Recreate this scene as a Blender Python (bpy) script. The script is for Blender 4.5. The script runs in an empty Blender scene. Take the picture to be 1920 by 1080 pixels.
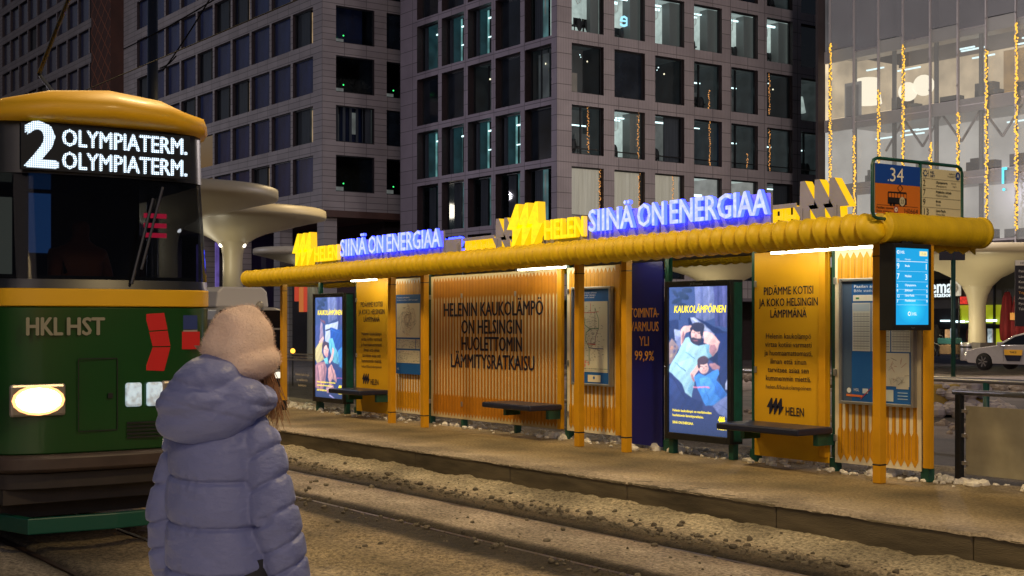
import bpy, math, random
from mathutils import Vector, Matrix, noise
R = math.radians
rnd = random.Random(7)
scene = bpy.context.scene
COL = scene.collection

# ------------------------------------------------------------------ camera
cd = bpy.data.cameras.new('camera'); cam = bpy.data.objects.new('camera', cd); COL.objects.link(cam)
cam.location = (0, 0, 1.6); cam.rotation_euler = (R(90), 0, R(54.45))
cd.sensor_width = 36; cd.lens = 47.44; cd.shift_y = 0.03125; cd.clip_end = 600; cd.clip_start = .05
scene.camera = cam
# ------------------------------------------------------------------ night sky, city glow, exposure
w = bpy.data.worlds.new('World'); scene.world = w; w.use_nodes = True
nt = w.node_tree; bg = nt.nodes['Background']
sky = nt.nodes.new('ShaderNodeTexSky'); sky.sky_type = 'NISHITA'; sky.sun_disc = False
sky.sun_elevation = R(-1); sky.sun_rotation = R(100)
hs = nt.nodes.new('ShaderNodeMixRGB'); hs.blend_type = 'MULTIPLY'; hs.inputs[0].default_value = 1
hs.inputs[2].default_value = (.75, .85, 1.25, 1)
nt.links.new(sky.outputs[0], hs.inputs[1]); nt.links.new(hs.outputs[0], bg.inputs[0])
bg.inputs[1].default_value = .32
sd = bpy.data.lights.new('sun', 'SUN'); sun = bpy.data.objects.new('sun', sd); COL.objects.link(sun)
sd.energy = .3; sd.angle = R(25); sd.color = (1, .80, .74)
sun.rotation_euler = Vector((-.82, .42, -.38)).to_track_quat('-Z', 'Y').to_euler()
vs = scene.view_settings
scene.display_settings.display_device = 'sRGB'
vs.view_transform = 'Standard'; vs.look = 'None'; vs.exposure = 0; vs.gamma = 1; vs.use_curve_mapping = False
scene.cycles.use_denoising = True
scene.cycles.sample_clamp_indirect = 4
scene.cycles.max_bounces = 6; scene.cycles.transparent_max_bounces = 12
scene.cycles.caustics_reflective = False; scene.cycles.caustics_refractive = False
# street lamps hung over the tracks and the square; facade fill lights added
def street_or_fill_light(x, y, z, power, col=(1, .73, .36), size=.5):
    is_fill = col != (1, .73, .36)                    # added point fill, standing in for city glow on the facades
    l = bpy.data.lights.new('street_or_fill_light', 'POINT' if is_fill else 'SPOT'); l.energy = power; l.color = col; l.shadow_soft_size = size
    if not is_fill: l.spot_size = R(165); l.spot_blend = .6
    o = bpy.data.objects.new('street_or_fill_light', l); o.location = (x, y, z); COL.objects.link(o)
SL = [(-3, 6.5, 8, 1500), (-13, 6.2, 8, 1450), (-22, 6.5, 8, 1300), (2.5, -2.5, 7, 700), (-33, 16, 9, 1100),
      (-20, 24, 10, 1300), (-36, 42, 11, 2500), (-50, 30, 11, 2200), (-27, 56, 11, 1500),
      (-40, 50, 12, 6300, (1, .86, .84)), (-66, 24, 12, 3900, (.90, .82, 1)), (-110, 18, 14, 6000, (.92, .88, 1)), (-72, 50, 9, 500, (1, .85, .7))]
for a in SL: street_or_fill_light(*a)

# ------------------------------------------------------------------ helpers
def lin(c):
    return tuple(((v / 255 / 12.92) if v <= 10 else ((v / 255 + .055) / 1.055) ** 2.4) for v in c)
F_, C_, S_ = 2530., .5814, .8136
def x_on(px, Y):                       # world X of a photo column on a plane Y = const
    k = (px - 960) / F_; return Y * (.5815 * k - S_) / (C_ + S_ * k)
def y_on(px, X):
    k = (px - 960) / F_; return X * (C_ + S_ * k) / (.5815 * k - S_)
def dep(X, Y): return -S_ * X + .5815 * Y
def z_on(py, X, Y): return 1.6 - (py - 600) * dep(X, Y) / F_
def proj(X, Y, Z):
    d = dep(X, Y); return 960 + F_ * (C_ * X + S_ * Y) / d, 600 - F_ * (Z - 1.6) / d

class MB:
    def __init__(s): s.v = []; s.f = []; s.m = []; s.c = []; s.hascol = False
    def add(s, vs_, fs, m=0, col=None):
        b = len(s.v); s.v += [tuple(p) for p in vs_]
        for f in fs:
            s.f.append([b + i for i in f]); s.m.append(m); s.c.append(col)
        if col: s.hascol = True
    def box(s, x0, x1, y0, y1, z0, z1, m=0, col=None):
        p = [(x, y, z) for z in (z0, z1) for y in (y0, y1) for x in (x0, x1)]
        s.add(p, [(0, 2, 3, 1), (4, 5, 7, 6), (0, 1, 5, 4), (2, 6, 7, 3), (0, 4, 6, 2), (1, 3, 7, 5)], m, col)
    def poly(s, pts, m=0, col=None): s.add(pts, [tuple(range(len(pts)))], m, col)
    def rect(s, x0, x1, z0, z1, y, m=0, col=None):      # flat, facing -y
        s.add([(x0, y, z0), (x1, y, z0), (x1, y, z1), (x0, y, z1)], [(0, 1, 2, 3)], m, col)
    def ell(s, cx, cz, rx, rz, y, m=0, col=None, n=20, rot=0):
        p = []
        for i in range(n):
            a = 2 * math.pi * i / n; u, q = rx * math.cos(a), rz * math.sin(a)
            p.append((cx + u * math.cos(rot) - q * math.sin(rot), y, cz + u * math.sin(rot) + q * math.cos(rot)))
        s.poly(p, m, col)
    def line(s, x0, z0, x1, z1, wd, y, m=0, col=None):
        d = math.hypot(x1 - x0, z1 - z0) or 1; nx, nz = -(z1 - z0) / d * wd / 2, (x1 - x0) / d * wd / 2
        s.poly([(x0 - nx, y, z0 - nz), (x1 - nx, y, z1 - nz), (x1 + nx, y, z1 + nz), (x0 + nx, y, z0 + nz)], m, col)
    def prism(s, pts, y0, y1, m=0, ms=None, col=None):     # pts (x,z) ccw seen from -y; y0 is the front
        n = len(pts)
        s.poly([(x, y0, z) for x, z in pts], m, col)
        s.poly([(x, y1, z) for x, z in reversed(pts)], m, col)
        for i in range(n):
            a, b = pts[i], pts[(i + 1) % n]
            s.poly([(b[0], y0, b[1]), (a[0], y0, a[1]), (a[0], y1, a[1]), (b[0], y1, b[1])], m if ms is None else ms, col)
    def tube(s, path, rad, n=10, m=0, caps=True, sq=None):
        path = [Vector(p) for p in path]; rings = []
        if not isinstance(rad, (list, tuple)): rad = [rad] * len(path)
        up = None
        for i, p in enumerate(path):
            t = (path[min(i + 1, len(path) - 1)] - path[max(i - 1, 0)]).normalized()
            if up is None:
                up = Vector((0, 0, 1)) if abs(t.z) < .9 else Vector((0, 1, 0))
            a = t.cross(up).normalized(); b = a.cross(t).normalized(); up = b
            rings.append([p + (a * math.cos(2 * math.pi * k / n) + b * math.sin(2 * math.pi * k / n)) * rad[i] for k in range(n)])
        s.rings(rings, m, caps)
    def rings(s, rings, m=0, caps=True, close=True):
        n = len(rings[0]); v = [p for r in rings for p in r]; f = []
        for i in range(len(rings) - 1):
            for k in range(n if close else n - 1):
                k2 = (k + 1) % n
                f.append((i * n + k, i * n + k2, (i + 1) * n + k2, (i + 1) * n + k))
        if caps: f += [tuple(reversed(range(n))), tuple((len(rings) - 1) * n + k for k in range(n))]
        s.add(v, f, m)
    def lathe(s, prof, cx=0, cy=0, n=24, m=0, caps=True):    # prof (r,z) about a vertical axis
        s.rings([[(cx + r * math.cos(2 * math.pi * k / n), cy + r * math.sin(2 * math.pi * k / n), z) for k in range(n)] for r, z in prof], m, caps)
    def ball(s, c, r, m=0, n=8, k=6):
        if not isinstance(r, (tuple, list)): r = (r, r, r)
        rg = []
        for i in range(k + 1):
            a = -math.pi / 2 + math.pi * i / k; cr = max(math.cos(a), .02)
            rg.append([(c[0] + r[0] * cr * math.cos(2 * math.pi * j / n), c[1] + r[1] * cr * math.sin(2 * math.pi * j / n), c[2] + r[2] * math.sin(a)) for j in range(n)])
        s.rings(rg, m, True)
    def text(s, body, x, z, cap, y, align='LEFT', xs=1., bold=.0, slant=0., ext=0., m=0, ms=None, col=None, width=None, mirror=False, spacing=1., res=2):
        c = bpy.data.curves.new('lettering', 'FONT'); c.body = body; c.align_x = align
        c.resolution_u = res; c.space_character = spacing; sz = cap / .69
        o = bpy.data.objects.new('lettering', c); me = o.to_mesh()
        if not me.vertices: return
        if width is not None:
            xsn = [v.co.x for v in me.vertices]; xs = width / ((max(xsn) - min(xsn)) * sz)
        q = [((v.co.x * xs + slant * v.co.y) * sz, v.co.y * sz) for v in me.vertices]
        faces = [tuple(p.vertices) for p in me.polygons]
        if mirror: faces = [f[::-1] for f in faces]
        sg = -1 if mirror else 1; ms = m if ms is None else ms
        edges = {(f[i], f[(i + 1) % len(f)]) for f in faces for i in range(len(f))} if ext else set()
        edges = [e for e in edges if (e[1], e[0]) not in edges]
        for k, (dx, dz) in enumerate([(0, 0)] if not bold else [(-bold, 0), (bold, 0), (0, bold * .6), (0, -bold * .6)]):
            yy = y - k * .0003
            front = [(x + sg * a + dx * sz, yy, z + b + dz * sz) for a, b in q]
            s.add(front, faces, m, col)
            if ext:
                b0 = len(s.v) - len(front); n = len(front)
                s.add([(a, y + ext + k * .0005, b) for a, _, b in front], [f[::-1] for f in faces], ms, col)
                for a, b in edges: s.f.append([b0 + b, b0 + a, b0 + n + a, b0 + n + b]); s.m.append(ms); s.c.append(col)
        o.to_mesh_clear(); bpy.data.objects.remove(o); bpy.data.curves.remove(c)
    def mesh(s, name, mats, smooth=False):
        me = bpy.data.meshes.new(name); me.from_pydata(s.v, [], s.f)
        for m in (mats if isinstance(mats, (list, tuple)) else [mats]): me.materials.append(m)
        me.polygons.foreach_set('material_index', s.m)
        if smooth: me.polygons.foreach_set('use_smooth', [True] * len(s.f))
        if s.hascol:
            ca = me.color_attributes.new('Col', 'FLOAT_COLOR', 'CORNER'); i = 0; buf = []
            for f, c in zip(s.f, s.c):
                c = c or (200, 200, 200); l = lin(c[:3])
                buf += [*l, 1.0] * len(f)
            ca.data.foreach_set('color', buf)
        me.update(); return me
    def build(s, name, mats, parent=None, smooth=False, bevel=0, loc=None, rz=0, fix=False):
        o = bpy.data.objects.new(name, s.mesh(name, mats, smooth)); COL.objects.link(o)
        if parent: o.parent = parent
        if loc: o.location = loc
        o.rotation_euler = (0, 0, rz)
        if fix: recalc(o.data)
        if bevel:
            b = o.modifiers.new('bevel', 'BEVEL'); b.width = bevel; b.segments = 2; b.limit_method = 'ANGLE'; b.angle_limit = R(40)
        return o
def recalc(me):
    import bmesh
    b = bmesh.new(); b.from_mesh(me); bmesh.ops.recalc_face_normals(b, faces=b.faces); b.to_mesh(me); b.free()
def tag(o, label=None, cat=None, group=None, kind=None):
    if label: o['label'] = label
    if cat: o['category'] = cat
    if group: o['group'] = group
    if kind: o['kind'] = kind
    return o
def thing(name, label, cat, loc=(0, 0, 0), rz=0, group=None):
    o = bpy.data.objects.new(name, None); COL.objects.link(o); o.empty_display_size = .2
    o.location = loc; o.rotation_euler = (0, 0, rz); return tag(o, label, cat, group)
def dup(o, parent=None):
    c = o.copy(); COL.objects.link(c)
    if parent: c.parent = parent
    for ch in list(o.children): dup(ch, c)
    return c
def inst(name, me, parent, loc, rz=0):
    o = bpy.data.objects.new(name, me); COL.objects.link(o); o.parent = parent; o.location = loc; o.rotation_euler = (0, 0, rz); return o
def bake(o):                                 # apply modifiers into the mesh
    dg = bpy.context.evaluated_depsgraph_get(); dg.update()
    me = bpy.data.meshes.new_from_object(o.evaluated_get(dg)); o.modifiers.clear(); o.data = me

# ------------------------------------------------------------------ materials
def mat(name, col, rough=.6, metal=0., var=.0, scale=6., bump=0., bscale=None, spec=None, coat=0., stretch=None, detail=5, tint=None):
    m = bpy.data.materials.new(name); m.use_nodes = True; t = m.node_tree; b = t.nodes['Principled BSDF']
    col = (*col, 1) if len(col) == 3 else col
    b.inputs['Base Color'].default_value = col; b.inputs['Roughness'].default_value = rough; b.inputs['Metallic'].default_value = metal
    if spec is not None: b.inputs['Specular IOR Level'].default_value = spec
    if coat: b.inputs['Coat Weight'].default_value = coat; b.inputs['Coat Roughness'].default_value = .1
    tc = t.nodes.new('ShaderNodeTexCoord'); mp = t.nodes.new('ShaderNodeMapping')
    t.links.new(tc.outputs['Object'], mp.inputs[0])
    if stretch: mp.inputs['Scale'].default_value = stretch
    if var:
        n = t.nodes.new('ShaderNodeTexNoise'); n.inputs['Scale'].default_value = scale; n.inputs['Detail'].default_value = detail
        t.links.new(mp.outputs[0], n.inputs['Vector'])
        r = t.nodes.new('ShaderNodeValToRGB'); r.color_ramp.elements[0].position = .3; r.color_ramp.elements[1].position = .7
        t2 = tint or col
        r.color_ramp.elements[0].color = tuple(c * (1 - var) for c in col[:3]) + (1,)
        r.color_ramp.elements[1].color = tuple(min(1, c * (1 + var)) for c in t2[:3]) + (1,)
        t.links.new(n.outputs['Fac'], r.inputs[0]); t.links.new(r.outputs[0], b.inputs['Base Color'])
    if bump:
        n2 = t.nodes.new('ShaderNodeTexNoise'); n2.inputs['Scale'].default_value = bscale or scale * 4; n2.inputs['Detail'].default_value = 6
        t.links.new(mp.outputs[0], n2.inputs['Vector'])
        bp = t.nodes.new('ShaderNodeBump'); bp.inputs['Strength'].default_value = bump; bp.inputs['Distance'].default_value = .02
        t.links.new(n2.outputs['Fac'], bp.inputs['Height']); t.links.new(bp.outputs[0], b.inputs['Normal'])
    return m
def emit(name, col, strength, sample=True, base=None, lo=None, scale=8, stretch=None):
    m = bpy.data.materials.new(name); m.use_nodes = True; t = m.node_tree; b = t.nodes['Principled BSDF']
    b.inputs['Base Color'].default_value = (*(base or (.05, .05, .05)), 1); b.inputs['Roughness'].default_value = .5
    b.inputs['Emission Color'].default_value = (*col, 1); b.inputs['Emission Strength'].default_value = strength
    if lo is not None:
        tc = t.nodes.new('ShaderNodeTexCoord'); mp = t.nodes.new('ShaderNodeMapping'); t.links.new(tc.outputs['Object'], mp.inputs[0])
        if stretch: mp.inputs['Scale'].default_value = stretch
        n = t.nodes.new('ShaderNodeTexNoise'); n.inputs['Scale'].default_value = scale; n.inputs['Detail'].default_value = 3
        t.links.new(mp.outputs[0], n.inputs['Vector'])
        r = t.nodes.new('ShaderNodeMapRange'); r.inputs[1].default_value = .35; r.inputs[2].default_value = .65
        r.inputs[3].default_value = strength * lo; r.inputs[4].default_value = strength
        t.links.new(n.outputs['Fac'], r.inputs[0]); t.links.new(r.outputs[0], b.inputs['Emission Strength'])
    if not sample: m.cycles.emission_sampling = 'NONE'
    return m
def paint(W, H, items, seed=0, nx=200):
    """paint polygons and ellipses (0..385 x 0..905 units, y down) into a soft grid picture"""
    import numpy as np
    ny = int(nx * H / W); img = np.zeros((ny, nx, 3)); rs = np.random.RandomState(seed)
    X, Y = np.meshgrid((np.arange(nx) + .5) * 385 / nx, (np.arange(ny) + .5) * 905 / ny)
    wx = X + 1.5 * np.sin(Y * .07 + 1) + 1 * np.sin(X * .11 + Y * .05); wy = Y + 1.5 * np.sin(X * .06) + 1 * np.sin(Y * .13 + X * .04)
    for it in items:
        if it[0] == 'p':
            p = it[1]; m = np.zeros(X.shape, bool); col = it[2]; n = len(p)
            for i in range(n):
                (x0, y0), (x1, y1) = p[i], p[(i + 1) % n]
                if y0 != y1: m ^= ((y0 > wy) != (y1 > wy)) & (wx < (x1 - x0) * (wy - y0) / (y1 - y0) + x0)
            xs = [q[0] for q in p]; ys = [q[1] for q in p]
        elif it[0] == 'e':
            _, cx, cy, rx, ry, col = it[:6]; a = it[6] if len(it) > 6 else 0
            u = (wx - cx) * np.cos(a) + (wy - cy) * np.sin(a); v = -(wx - cx) * np.sin(a) + (wy - cy) * np.cos(a); m = (u / rx) ** 2 + (v / ry) ** 2 < 1
            xs = [cx - rx, cx + rx]; ys = [cy - ry, cy + ry]
        else:
            _, x0, y0, x1, y1, wd, col = it; dx, dy = x1 - x0, y1 - y0; t = np.clip(((wx - x0) * dx + (wy - y0) * dy) / (dx * dx + dy * dy), 0, 1)
            m = np.hypot(wx - x0 - t * dx, wy - y0 - t * dy) < wd * .6; xs = [x0, x1]; ys = [y0, y1]
        c = np.array(lin(col)); w_ = max(max(xs) - min(xs), 12); h_ = max(max(ys) - min(ys), 12)
        g = 1 - .32 * ((X - min(xs)) / w_ - .5) - .42 * ((Y - min(ys)) / h_ - .5) + .10 * np.sin(X * .12 + Y * .08 + cx_(it)) * (w_ < 300)
        img = np.where(m[..., None], c * np.clip(g, .45, 1.6)[..., None], img)
    k = np.array([.25, .5, .25])
    for _ in range(2):
        q = np.pad(img, ((1, 1), (1, 1), (0, 0)), 'edge'); img = .25 * q[:-2, 1:-1] + .5 * q[1:-1, 1:-1] + .25 * q[2:, 1:-1]
        q = np.pad(img, ((1, 1), (1, 1), (0, 0)), 'edge'); img = .25 * q[1:-1, :-2] + .5 * q[1:-1, 1:-1] + .25 * q[1:-1, 2:]
    img = img * .92 + np.array([.014, .032, .070])
    return np.clip(img * (1 + .09 * rs.randn(ny, nx, 1)), 0, 1)
def cx_(it): return (len(str(it)) * 7) % 6
def picture(name, img, W, H, y, m, parent, loc):
    import numpy as np
    ny, nx = img.shape[:2]; v = [(W * i / (nx - 1), y, H * (1 - j / (ny - 1))) for j in range(ny) for i in range(nx)]
    f = [((j + 1) * nx + i, (j + 1) * nx + i + 1, j * nx + i + 1, j * nx + i) for j in range(ny - 1) for i in range(nx - 1)]
    me = bpy.data.meshes.new(name); me.from_pydata(v, [], f); me.materials.append(m)
    ca = me.color_attributes.new('Col', 'FLOAT_COLOR', 'POINT'); ca.data.foreach_set('color', np.concatenate([img.reshape(-1, 3), np.ones((nx * ny, 1))], 1).ravel().tolist())
    o = bpy.data.objects.new(name, me); COL.objects.link(o); o.parent = parent; o.location = loc; return o
def attr_mat(name, emission=0, rough=.45):
    m = bpy.data.materials.new(name); m.use_nodes = True; t = m.node_tree; b = t.nodes['Principled BSDF']
    a = t.nodes.new('ShaderNodeVertexColor'); a.layer_name = 'Col'
    b.inputs['Roughness'].default_value = rough
    if emission:
        t.links.new(a.outputs[0], b.inputs['Emission Color']); b.inputs['Emission Strength'].default_value = emission
        b.inputs['Base Color'].default_value = (.03, .03, .03, 1)
    else: t.links.new(a.outputs[0], b.inputs['Base Color'])
    return m
def glow_pane(name, col, s, clear):  # glow in the glass stands in for interior light and haze
    m = bpy.data.materials.new(name); m.use_nodes = True; t = m.node_tree; b = t.nodes['Principled BSDF']; out = t.nodes['Material Output']; L = t.links.new
    b.inputs['Base Color'].default_value = (.1, .1, .1, 1); b.inputs['Roughness'].default_value = .15; b.inputs['Emission Color'].default_value = (*col, 1)
    g = t.nodes.new('ShaderNodeNewGeometry'); n = t.nodes.new('ShaderNodeTexNoise'); n.inputs['Scale'].default_value = .33; n.inputs['Detail'].default_value = 2; L(g.outputs['Position'], n.inputs[0])
    r = t.nodes.new('ShaderNodeMapRange'); r.inputs[1].default_value = .3; r.inputs[2].default_value = .7; r.inputs[3].default_value = s * .8; r.inputs[4].default_value = s * 1.15; L(n.outputs['Fac'], r.inputs[0]); L(r.outputs[0], b.inputs['Emission Strength'])
    tr = t.nodes.new('ShaderNodeBsdfTransparent'); mx = t.nodes.new('ShaderNodeMixShader'); mx.inputs[0].default_value = 1 - clear
    L(tr.outputs[0], mx.inputs[1]); L(b.outputs[0], mx.inputs[2]); L(mx.outputs[0], out.inputs[0]); m.cycles.emission_sampling = 'NONE'
    return m
def glass(name, tint=(.9, .95, .95), opac=.12, haze=(.3, .3, .3), rough=.05):
    m = bpy.data.materials.new(name); m.use_nodes = True; t = m.node_tree; b = t.nodes['Principled BSDF']; out = t.nodes['Material Output']
    b.inputs['Base Color'].default_value = (*haze, 1); b.inputs['Roughness'].default_value = rough
    tr = t.nodes.new('ShaderNodeBsdfTransparent'); tr.inputs[0].default_value = (*tint, 1)
    mx = t.nodes.new('ShaderNodeMixShader')
    lw = t.nodes.new('ShaderNodeLayerWeight'); lw.inputs[0].default_value = .5
    pw = t.nodes.new('ShaderNodeMath'); pw.operation = 'POWER'; pw.inputs[1].default_value = 4; t.links.new(lw.outputs['Facing'], pw.inputs[0])
    mth = t.nodes.new('ShaderNodeMath'); mth.operation = 'MULTIPLY_ADD'; mth.use_clamp = True; mth.inputs[1].default_value = .7; mth.inputs[2].default_value = opac + .03
    t.links.new(pw.outputs[0], mth.inputs[0]); t.links.new(mth.outputs[0], mx.inputs[0])
    t.links.new(tr.outputs[0], mx.inputs[1]); t.links.new(b.outputs[0], mx.inputs[2]); t.links.new(mx.outputs[0], out.inputs[0])
    return m
M = {}
M['yellow'] = mat('yellow_paint', (.66, .32, .006), .42, var=.12, scale=3, bump=.03, bscale=40)
M['yellow_panel'] = mat('yellow_panel', (.70, .375, .006), .5, var=.06, scale=2)
M['duct'] = mat('yellow_duct', (.70, .47, .004), .55, var=.10, scale=5, bump=.06, bscale=30)
M['green'] = mat('green_steel', (.008, .07, .05), .4, var=.2, scale=8)
M['dark'] = mat('black_metal', (.012, .013, .015), .35, var=.2, scale=9)
M['navy'] = mat('navy_seat', (.012, .016, .04), .35, var=.2, scale=6)
M['navy_panel'] = mat('navy_panel', (.005, .008, .15), .35, var=.08, scale=2)
M['cream'] = mat('cream_print', (.78, .70, .52), .5, var=.06, scale=4)
M['bar'] = mat('orange_bar', (.50, .19, .006), .5, var=.10, scale=6)
M['barhi'] = mat('yellow_bar', (.66, .31, .006), .5, var=.10, scale=6)
M['ink'] = mat('dark_ink', (.008, .009, .03), .5, var=.1)
M['gold'] = mat('gold_print', (.85, .40, .06), .5, var=.05)
M['alu'] = mat('aluminium', (.45, .45, .45), .35, .8, var=.1, scale=5)
M['lilac'] = mat('sign_plate', (.34, .33, .38), .5, var=.06)
M['roof'] = mat('roof_sheet', (.10, .075, .05), .5, var=.2, scale=2)
M['print'] = attr_mat('printed_sheet')
M['poster'] = attr_mat('backlit_poster', 1.75)
M['screen'] = attr_mat('screen_pixels', 1.1)
M['cream_wide'] = mat('cream_wide_print', (.62, .49, .27), .5, var=.08, scale=4)
M['tuckedlight'] = emit('tucked_strip_lamp', (1, .88, .58), 13)
M['tubelight'] = emit('strip_lamp', (1, .90, .66), 20)
M['glass'] = glass('clear_glass', (.88, .93, .92), .05, (.05, .05, .05), .03)
M['yglow'] = emit('yellow_sign_light', (1, .66, .0), 1.5, lo=.8, scale=14)
M['yglow2'] = emit('yellow_sign_edge', (1, .55, .0), 1.15)
M['bface'] = emit('blue_white_sign_face', (.53, .59, 1.0), 1.5, lo=.62, scale=16)
M['bside'] = emit('blue_sign_edge', (.02, .035, 1.0), 9)
M['wire'] = mat('wire_black', (.01, .01, .012), .9, spec=.1)
M['white'] = mat('white_paint', (.75, .74, .72), .4, var=.05)
# ------------------------------------------------------------------ ground, tracks, platforms
def ground_mat(name, axis_stops, lo, hi, speck=.35, bump=.5, wob=.12, tread=False, sscale=30):
    m = bpy.data.materials.new(name); m.use_nodes = True; t = m.node_tree; b = t.nodes['Principled BSDF']; L = t.links.new
    b.inputs['Roughness'].default_value = .8; b.inputs['Specular IOR Level'].default_value = .3
    g = t.nodes.new('ShaderNodeNewGeometry'); sx = t.nodes.new('ShaderNodeSeparateXYZ'); L(g.outputs['Position'], sx.inputs[0])
    n = t.nodes.new('ShaderNodeTexNoise'); n.inputs['Scale'].default_value = 2.2; n.inputs['Detail'].default_value = 8; n.inputs['Roughness'].default_value = .7
    L(g.outputs['Position'], n.inputs['Vector'])
    ma = t.nodes.new('ShaderNodeMath'); ma.operation = 'MULTIPLY_ADD'; ma.inputs[1].default_value = wob * 2; L(n.outputs['Fac'], ma.inputs[0])
    sub = t.nodes.new('ShaderNodeMath'); sub.operation = 'SUBTRACT'; L(sx.outputs['Y'], sub.inputs[0]); sub.inputs[1].default_value = wob
    L(sub.outputs[0], ma.inputs[2])
    mr = t.nodes.new('ShaderNodeMapRange'); mr.inputs[1].default_value = lo; mr.inputs[2].default_value = hi; L(ma.outputs[0], mr.inputs[0])
    cr = t.nodes.new('ShaderNodeValToRGB'); els = cr.color_ramp.elements
    els[1].position = 1.
    for i, (p, c) in enumerate(axis_stops):
        q = max(0., min(1., (p - lo) / (hi - lo)))
        e = els.new(q); e.color = (*c, 1)
    els.remove(els[0]) if els[0].position == 0 and axis_stops[0][0] > lo else None
    els.remove(els[len(els) - 1])
    L(mr.outputs[0], cr.inputs[0])
    s1 = t.nodes.new('ShaderNodeTexNoise'); s1.inputs['Scale'].default_value = sscale; s1.inputs['Detail'].default_value = 4; s1.inputs['Roughness'].default_value = .75; L(g.outputs['Position'], s1.inputs['Vector'])
    s2 = t.nodes.new('ShaderNodeTexNoise'); s2.inputs['Scale'].default_value = 1.1; s2.inputs['Detail'].default_value = 7; L(g.outputs['Position'], s2.inputs['Vector'])
    def ramp(src, a, bb):
        q = t.nodes.new('ShaderNodeMapRange'); q.inputs[1].default_value = .36; q.inputs[2].default_value = .64; q.inputs[3].default_value = a; q.inputs[4].default_value = bb
        L(src.outputs['Fac'], q.inputs[0]); return q
    q1 = ramp(s1, 1 - speck, 1 + speck * .8); q2 = ramp(s2, .62, 1.25)
    pr = t.nodes.new('ShaderNodeMath'); pr.operation = 'MULTIPLY'; L(q1.outputs[0], pr.inputs[0]); L(q2.outputs[0], pr.inputs[1])
    vm = t.nodes.new('ShaderNodeVectorMath'); vm.operation = 'SCALE'; L(cr.outputs[0], vm.inputs[0]); L(pr.outputs[0], vm.inputs['Scale'])
    L(vm.outputs[0], b.inputs['Base Color'])
    bp = t.nodes.new('ShaderNodeBump'); bp.inputs['Strength'].default_value = bump; bp.inputs['Distance'].default_value = .05; L(s1.outputs['Fac'], bp.inputs['Height'])
    L(bp.outputs[0], b.inputs['Normal'])
    return m
BED = ground_mat('packed_dirty_snow', [(2.5, (.26, .22, .17)), (2.95, (.30, .26, .2)), (3.12, (.06, .05, .04)), (3.3, (.12, .1, .07)), (3.8, (.27, .21, .13)), (4.3, (.16, .12, .08)),
    (4.7, (.30, .235, .14)), (5.3, (.24, .185, .10)), (5.6, (.36, .28, .17)), (5.98, (.25, .195, .12)), (6.10, (.04, .03, .018)), (6.62, (.035, .026, .016)), (6.74, (.36, .30, .235)), (7.15, (.44, .37, .30)), (7.46, (.34, .27, .21)),
    (7.5, (.03, .022, .014)), (7.64, (.03, .022, .014)), (7.69, (.075, .055, .032)), (7.80, (.09, .068, .04)), (7.93, (.17, .14, .10)), (8.03, (.33, .27, .19)), (8.25, (.45, .385, .27)), (8.6, (.42, .36, .25))], 2.4, 8.7, .65, .75, .035)
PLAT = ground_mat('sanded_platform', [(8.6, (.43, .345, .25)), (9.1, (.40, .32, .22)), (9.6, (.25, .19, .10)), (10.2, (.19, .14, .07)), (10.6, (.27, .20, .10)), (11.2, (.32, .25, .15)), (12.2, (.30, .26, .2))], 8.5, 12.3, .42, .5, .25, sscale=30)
NEARP = ground_mat('sanded_near_platform', [(-5, (.40, .33, .26)), (3, (.42, .35, .28))], -5, 3, .35, .5)
ROAD = ground_mat('winter_street', [(12, (.09, .08, .08)), (12.6, (.045, .04, .043)), (18.0, (.05, .045, .047)), (18.8, (.13, .10, .08)), (20.5, (.12, .095, .085)), (21.5, (.055, .05, .053)), (27, (.07, .06, .058)), (30, (.14, .115, .105)), (40, (.17, .14, .13)), (48, (.2, .165, .155)), (70, (.14, .12, .11))], 12, 72, .25, .25, .6, sscale=14)
KERB = mat('granite_kerb', (.10, .08, .048), .75, var=.5, scale=4, stretch=(.4, 1, 2.5), bump=.3, bscale=60)
def grid(name, xs, ys, hf, m, kind='structure'):
    v = [(x, y, hf(x, y)) for y in ys for x in xs]; n = len(xs)
    f = [(j * n + i, j * n + i + 1, (j + 1) * n + i + 1, (j + 1) * n + i) for j in range(len(ys) - 1) for i in range(n - 1)]
    me = bpy.data.meshes.new(name); me.from_pydata(v, [], f); me.materials.append(m)
    me.polygons.foreach_set('use_smooth', [True] * len(f))
    o = bpy.data.objects.new(name, me); COL.objects.link(o); o['kind'] = kind; return o
def fr(a, b, st):
    n = max(1, round((b - a) / st)); return [a + (b - a) * i / n for i in range(n + 1)]
def nz(x, y, s, z=0): return noise.noise(Vector((x * s, y * s, z)))
def gauss(y, c, wd): return math.exp(-((y - c) / wd) ** 2)
def bed_h(x, y):
    z = -.28
    for c in (3.2, 4.2, 6.52, 7.57):
        z -= .075 * gauss(y, c, .045); z += .012 * gauss(y, c + .16, .1) + .012 * gauss(y, c - .16, .1)
    z += .022 * gauss(y, 7.05, .3)
    k = max(0, min(1, (y - 7.85) / .75)); lump = .5 + .9 * nz(x, y, 3.1) + .5 * nz(x, y, 9)
    z += .105 * k ** 1.1 * max(.3, .8 + .35 * nz(x, y, 2.6) + .2 * nz(x, y, 7) + .1 * nz(x, y, 17))
    k2 = gauss(y, 7.92, .14); z += .03 * k2 * max(0, nz(x, y, 14, 3) + .3)
    rough = .014 if 4.4 < y < 6.3 else .008
    z += rough * nz(x, y, 2.2, 5) + rough * .8 * nz(x, y, 7, 9) + rough * .5 * nz(x, y, 18, 2)
    if 4.6 < y < 6.2:                                          # tyre treads pressed into the snow
        e = gauss(y, 5.0, .22) + gauss(y, 5.75, .2)
        z += .010 * e * math.sin((x * 1.0 + abs(((y * 3) % 1) - .5) * .55) * 34)
    return z
def slope(x, y): return -.3 - (0 if y < 14 else max(0, min(.8, (-x - 22) * .045)) * min(1, (y - 14) / 4))
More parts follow.
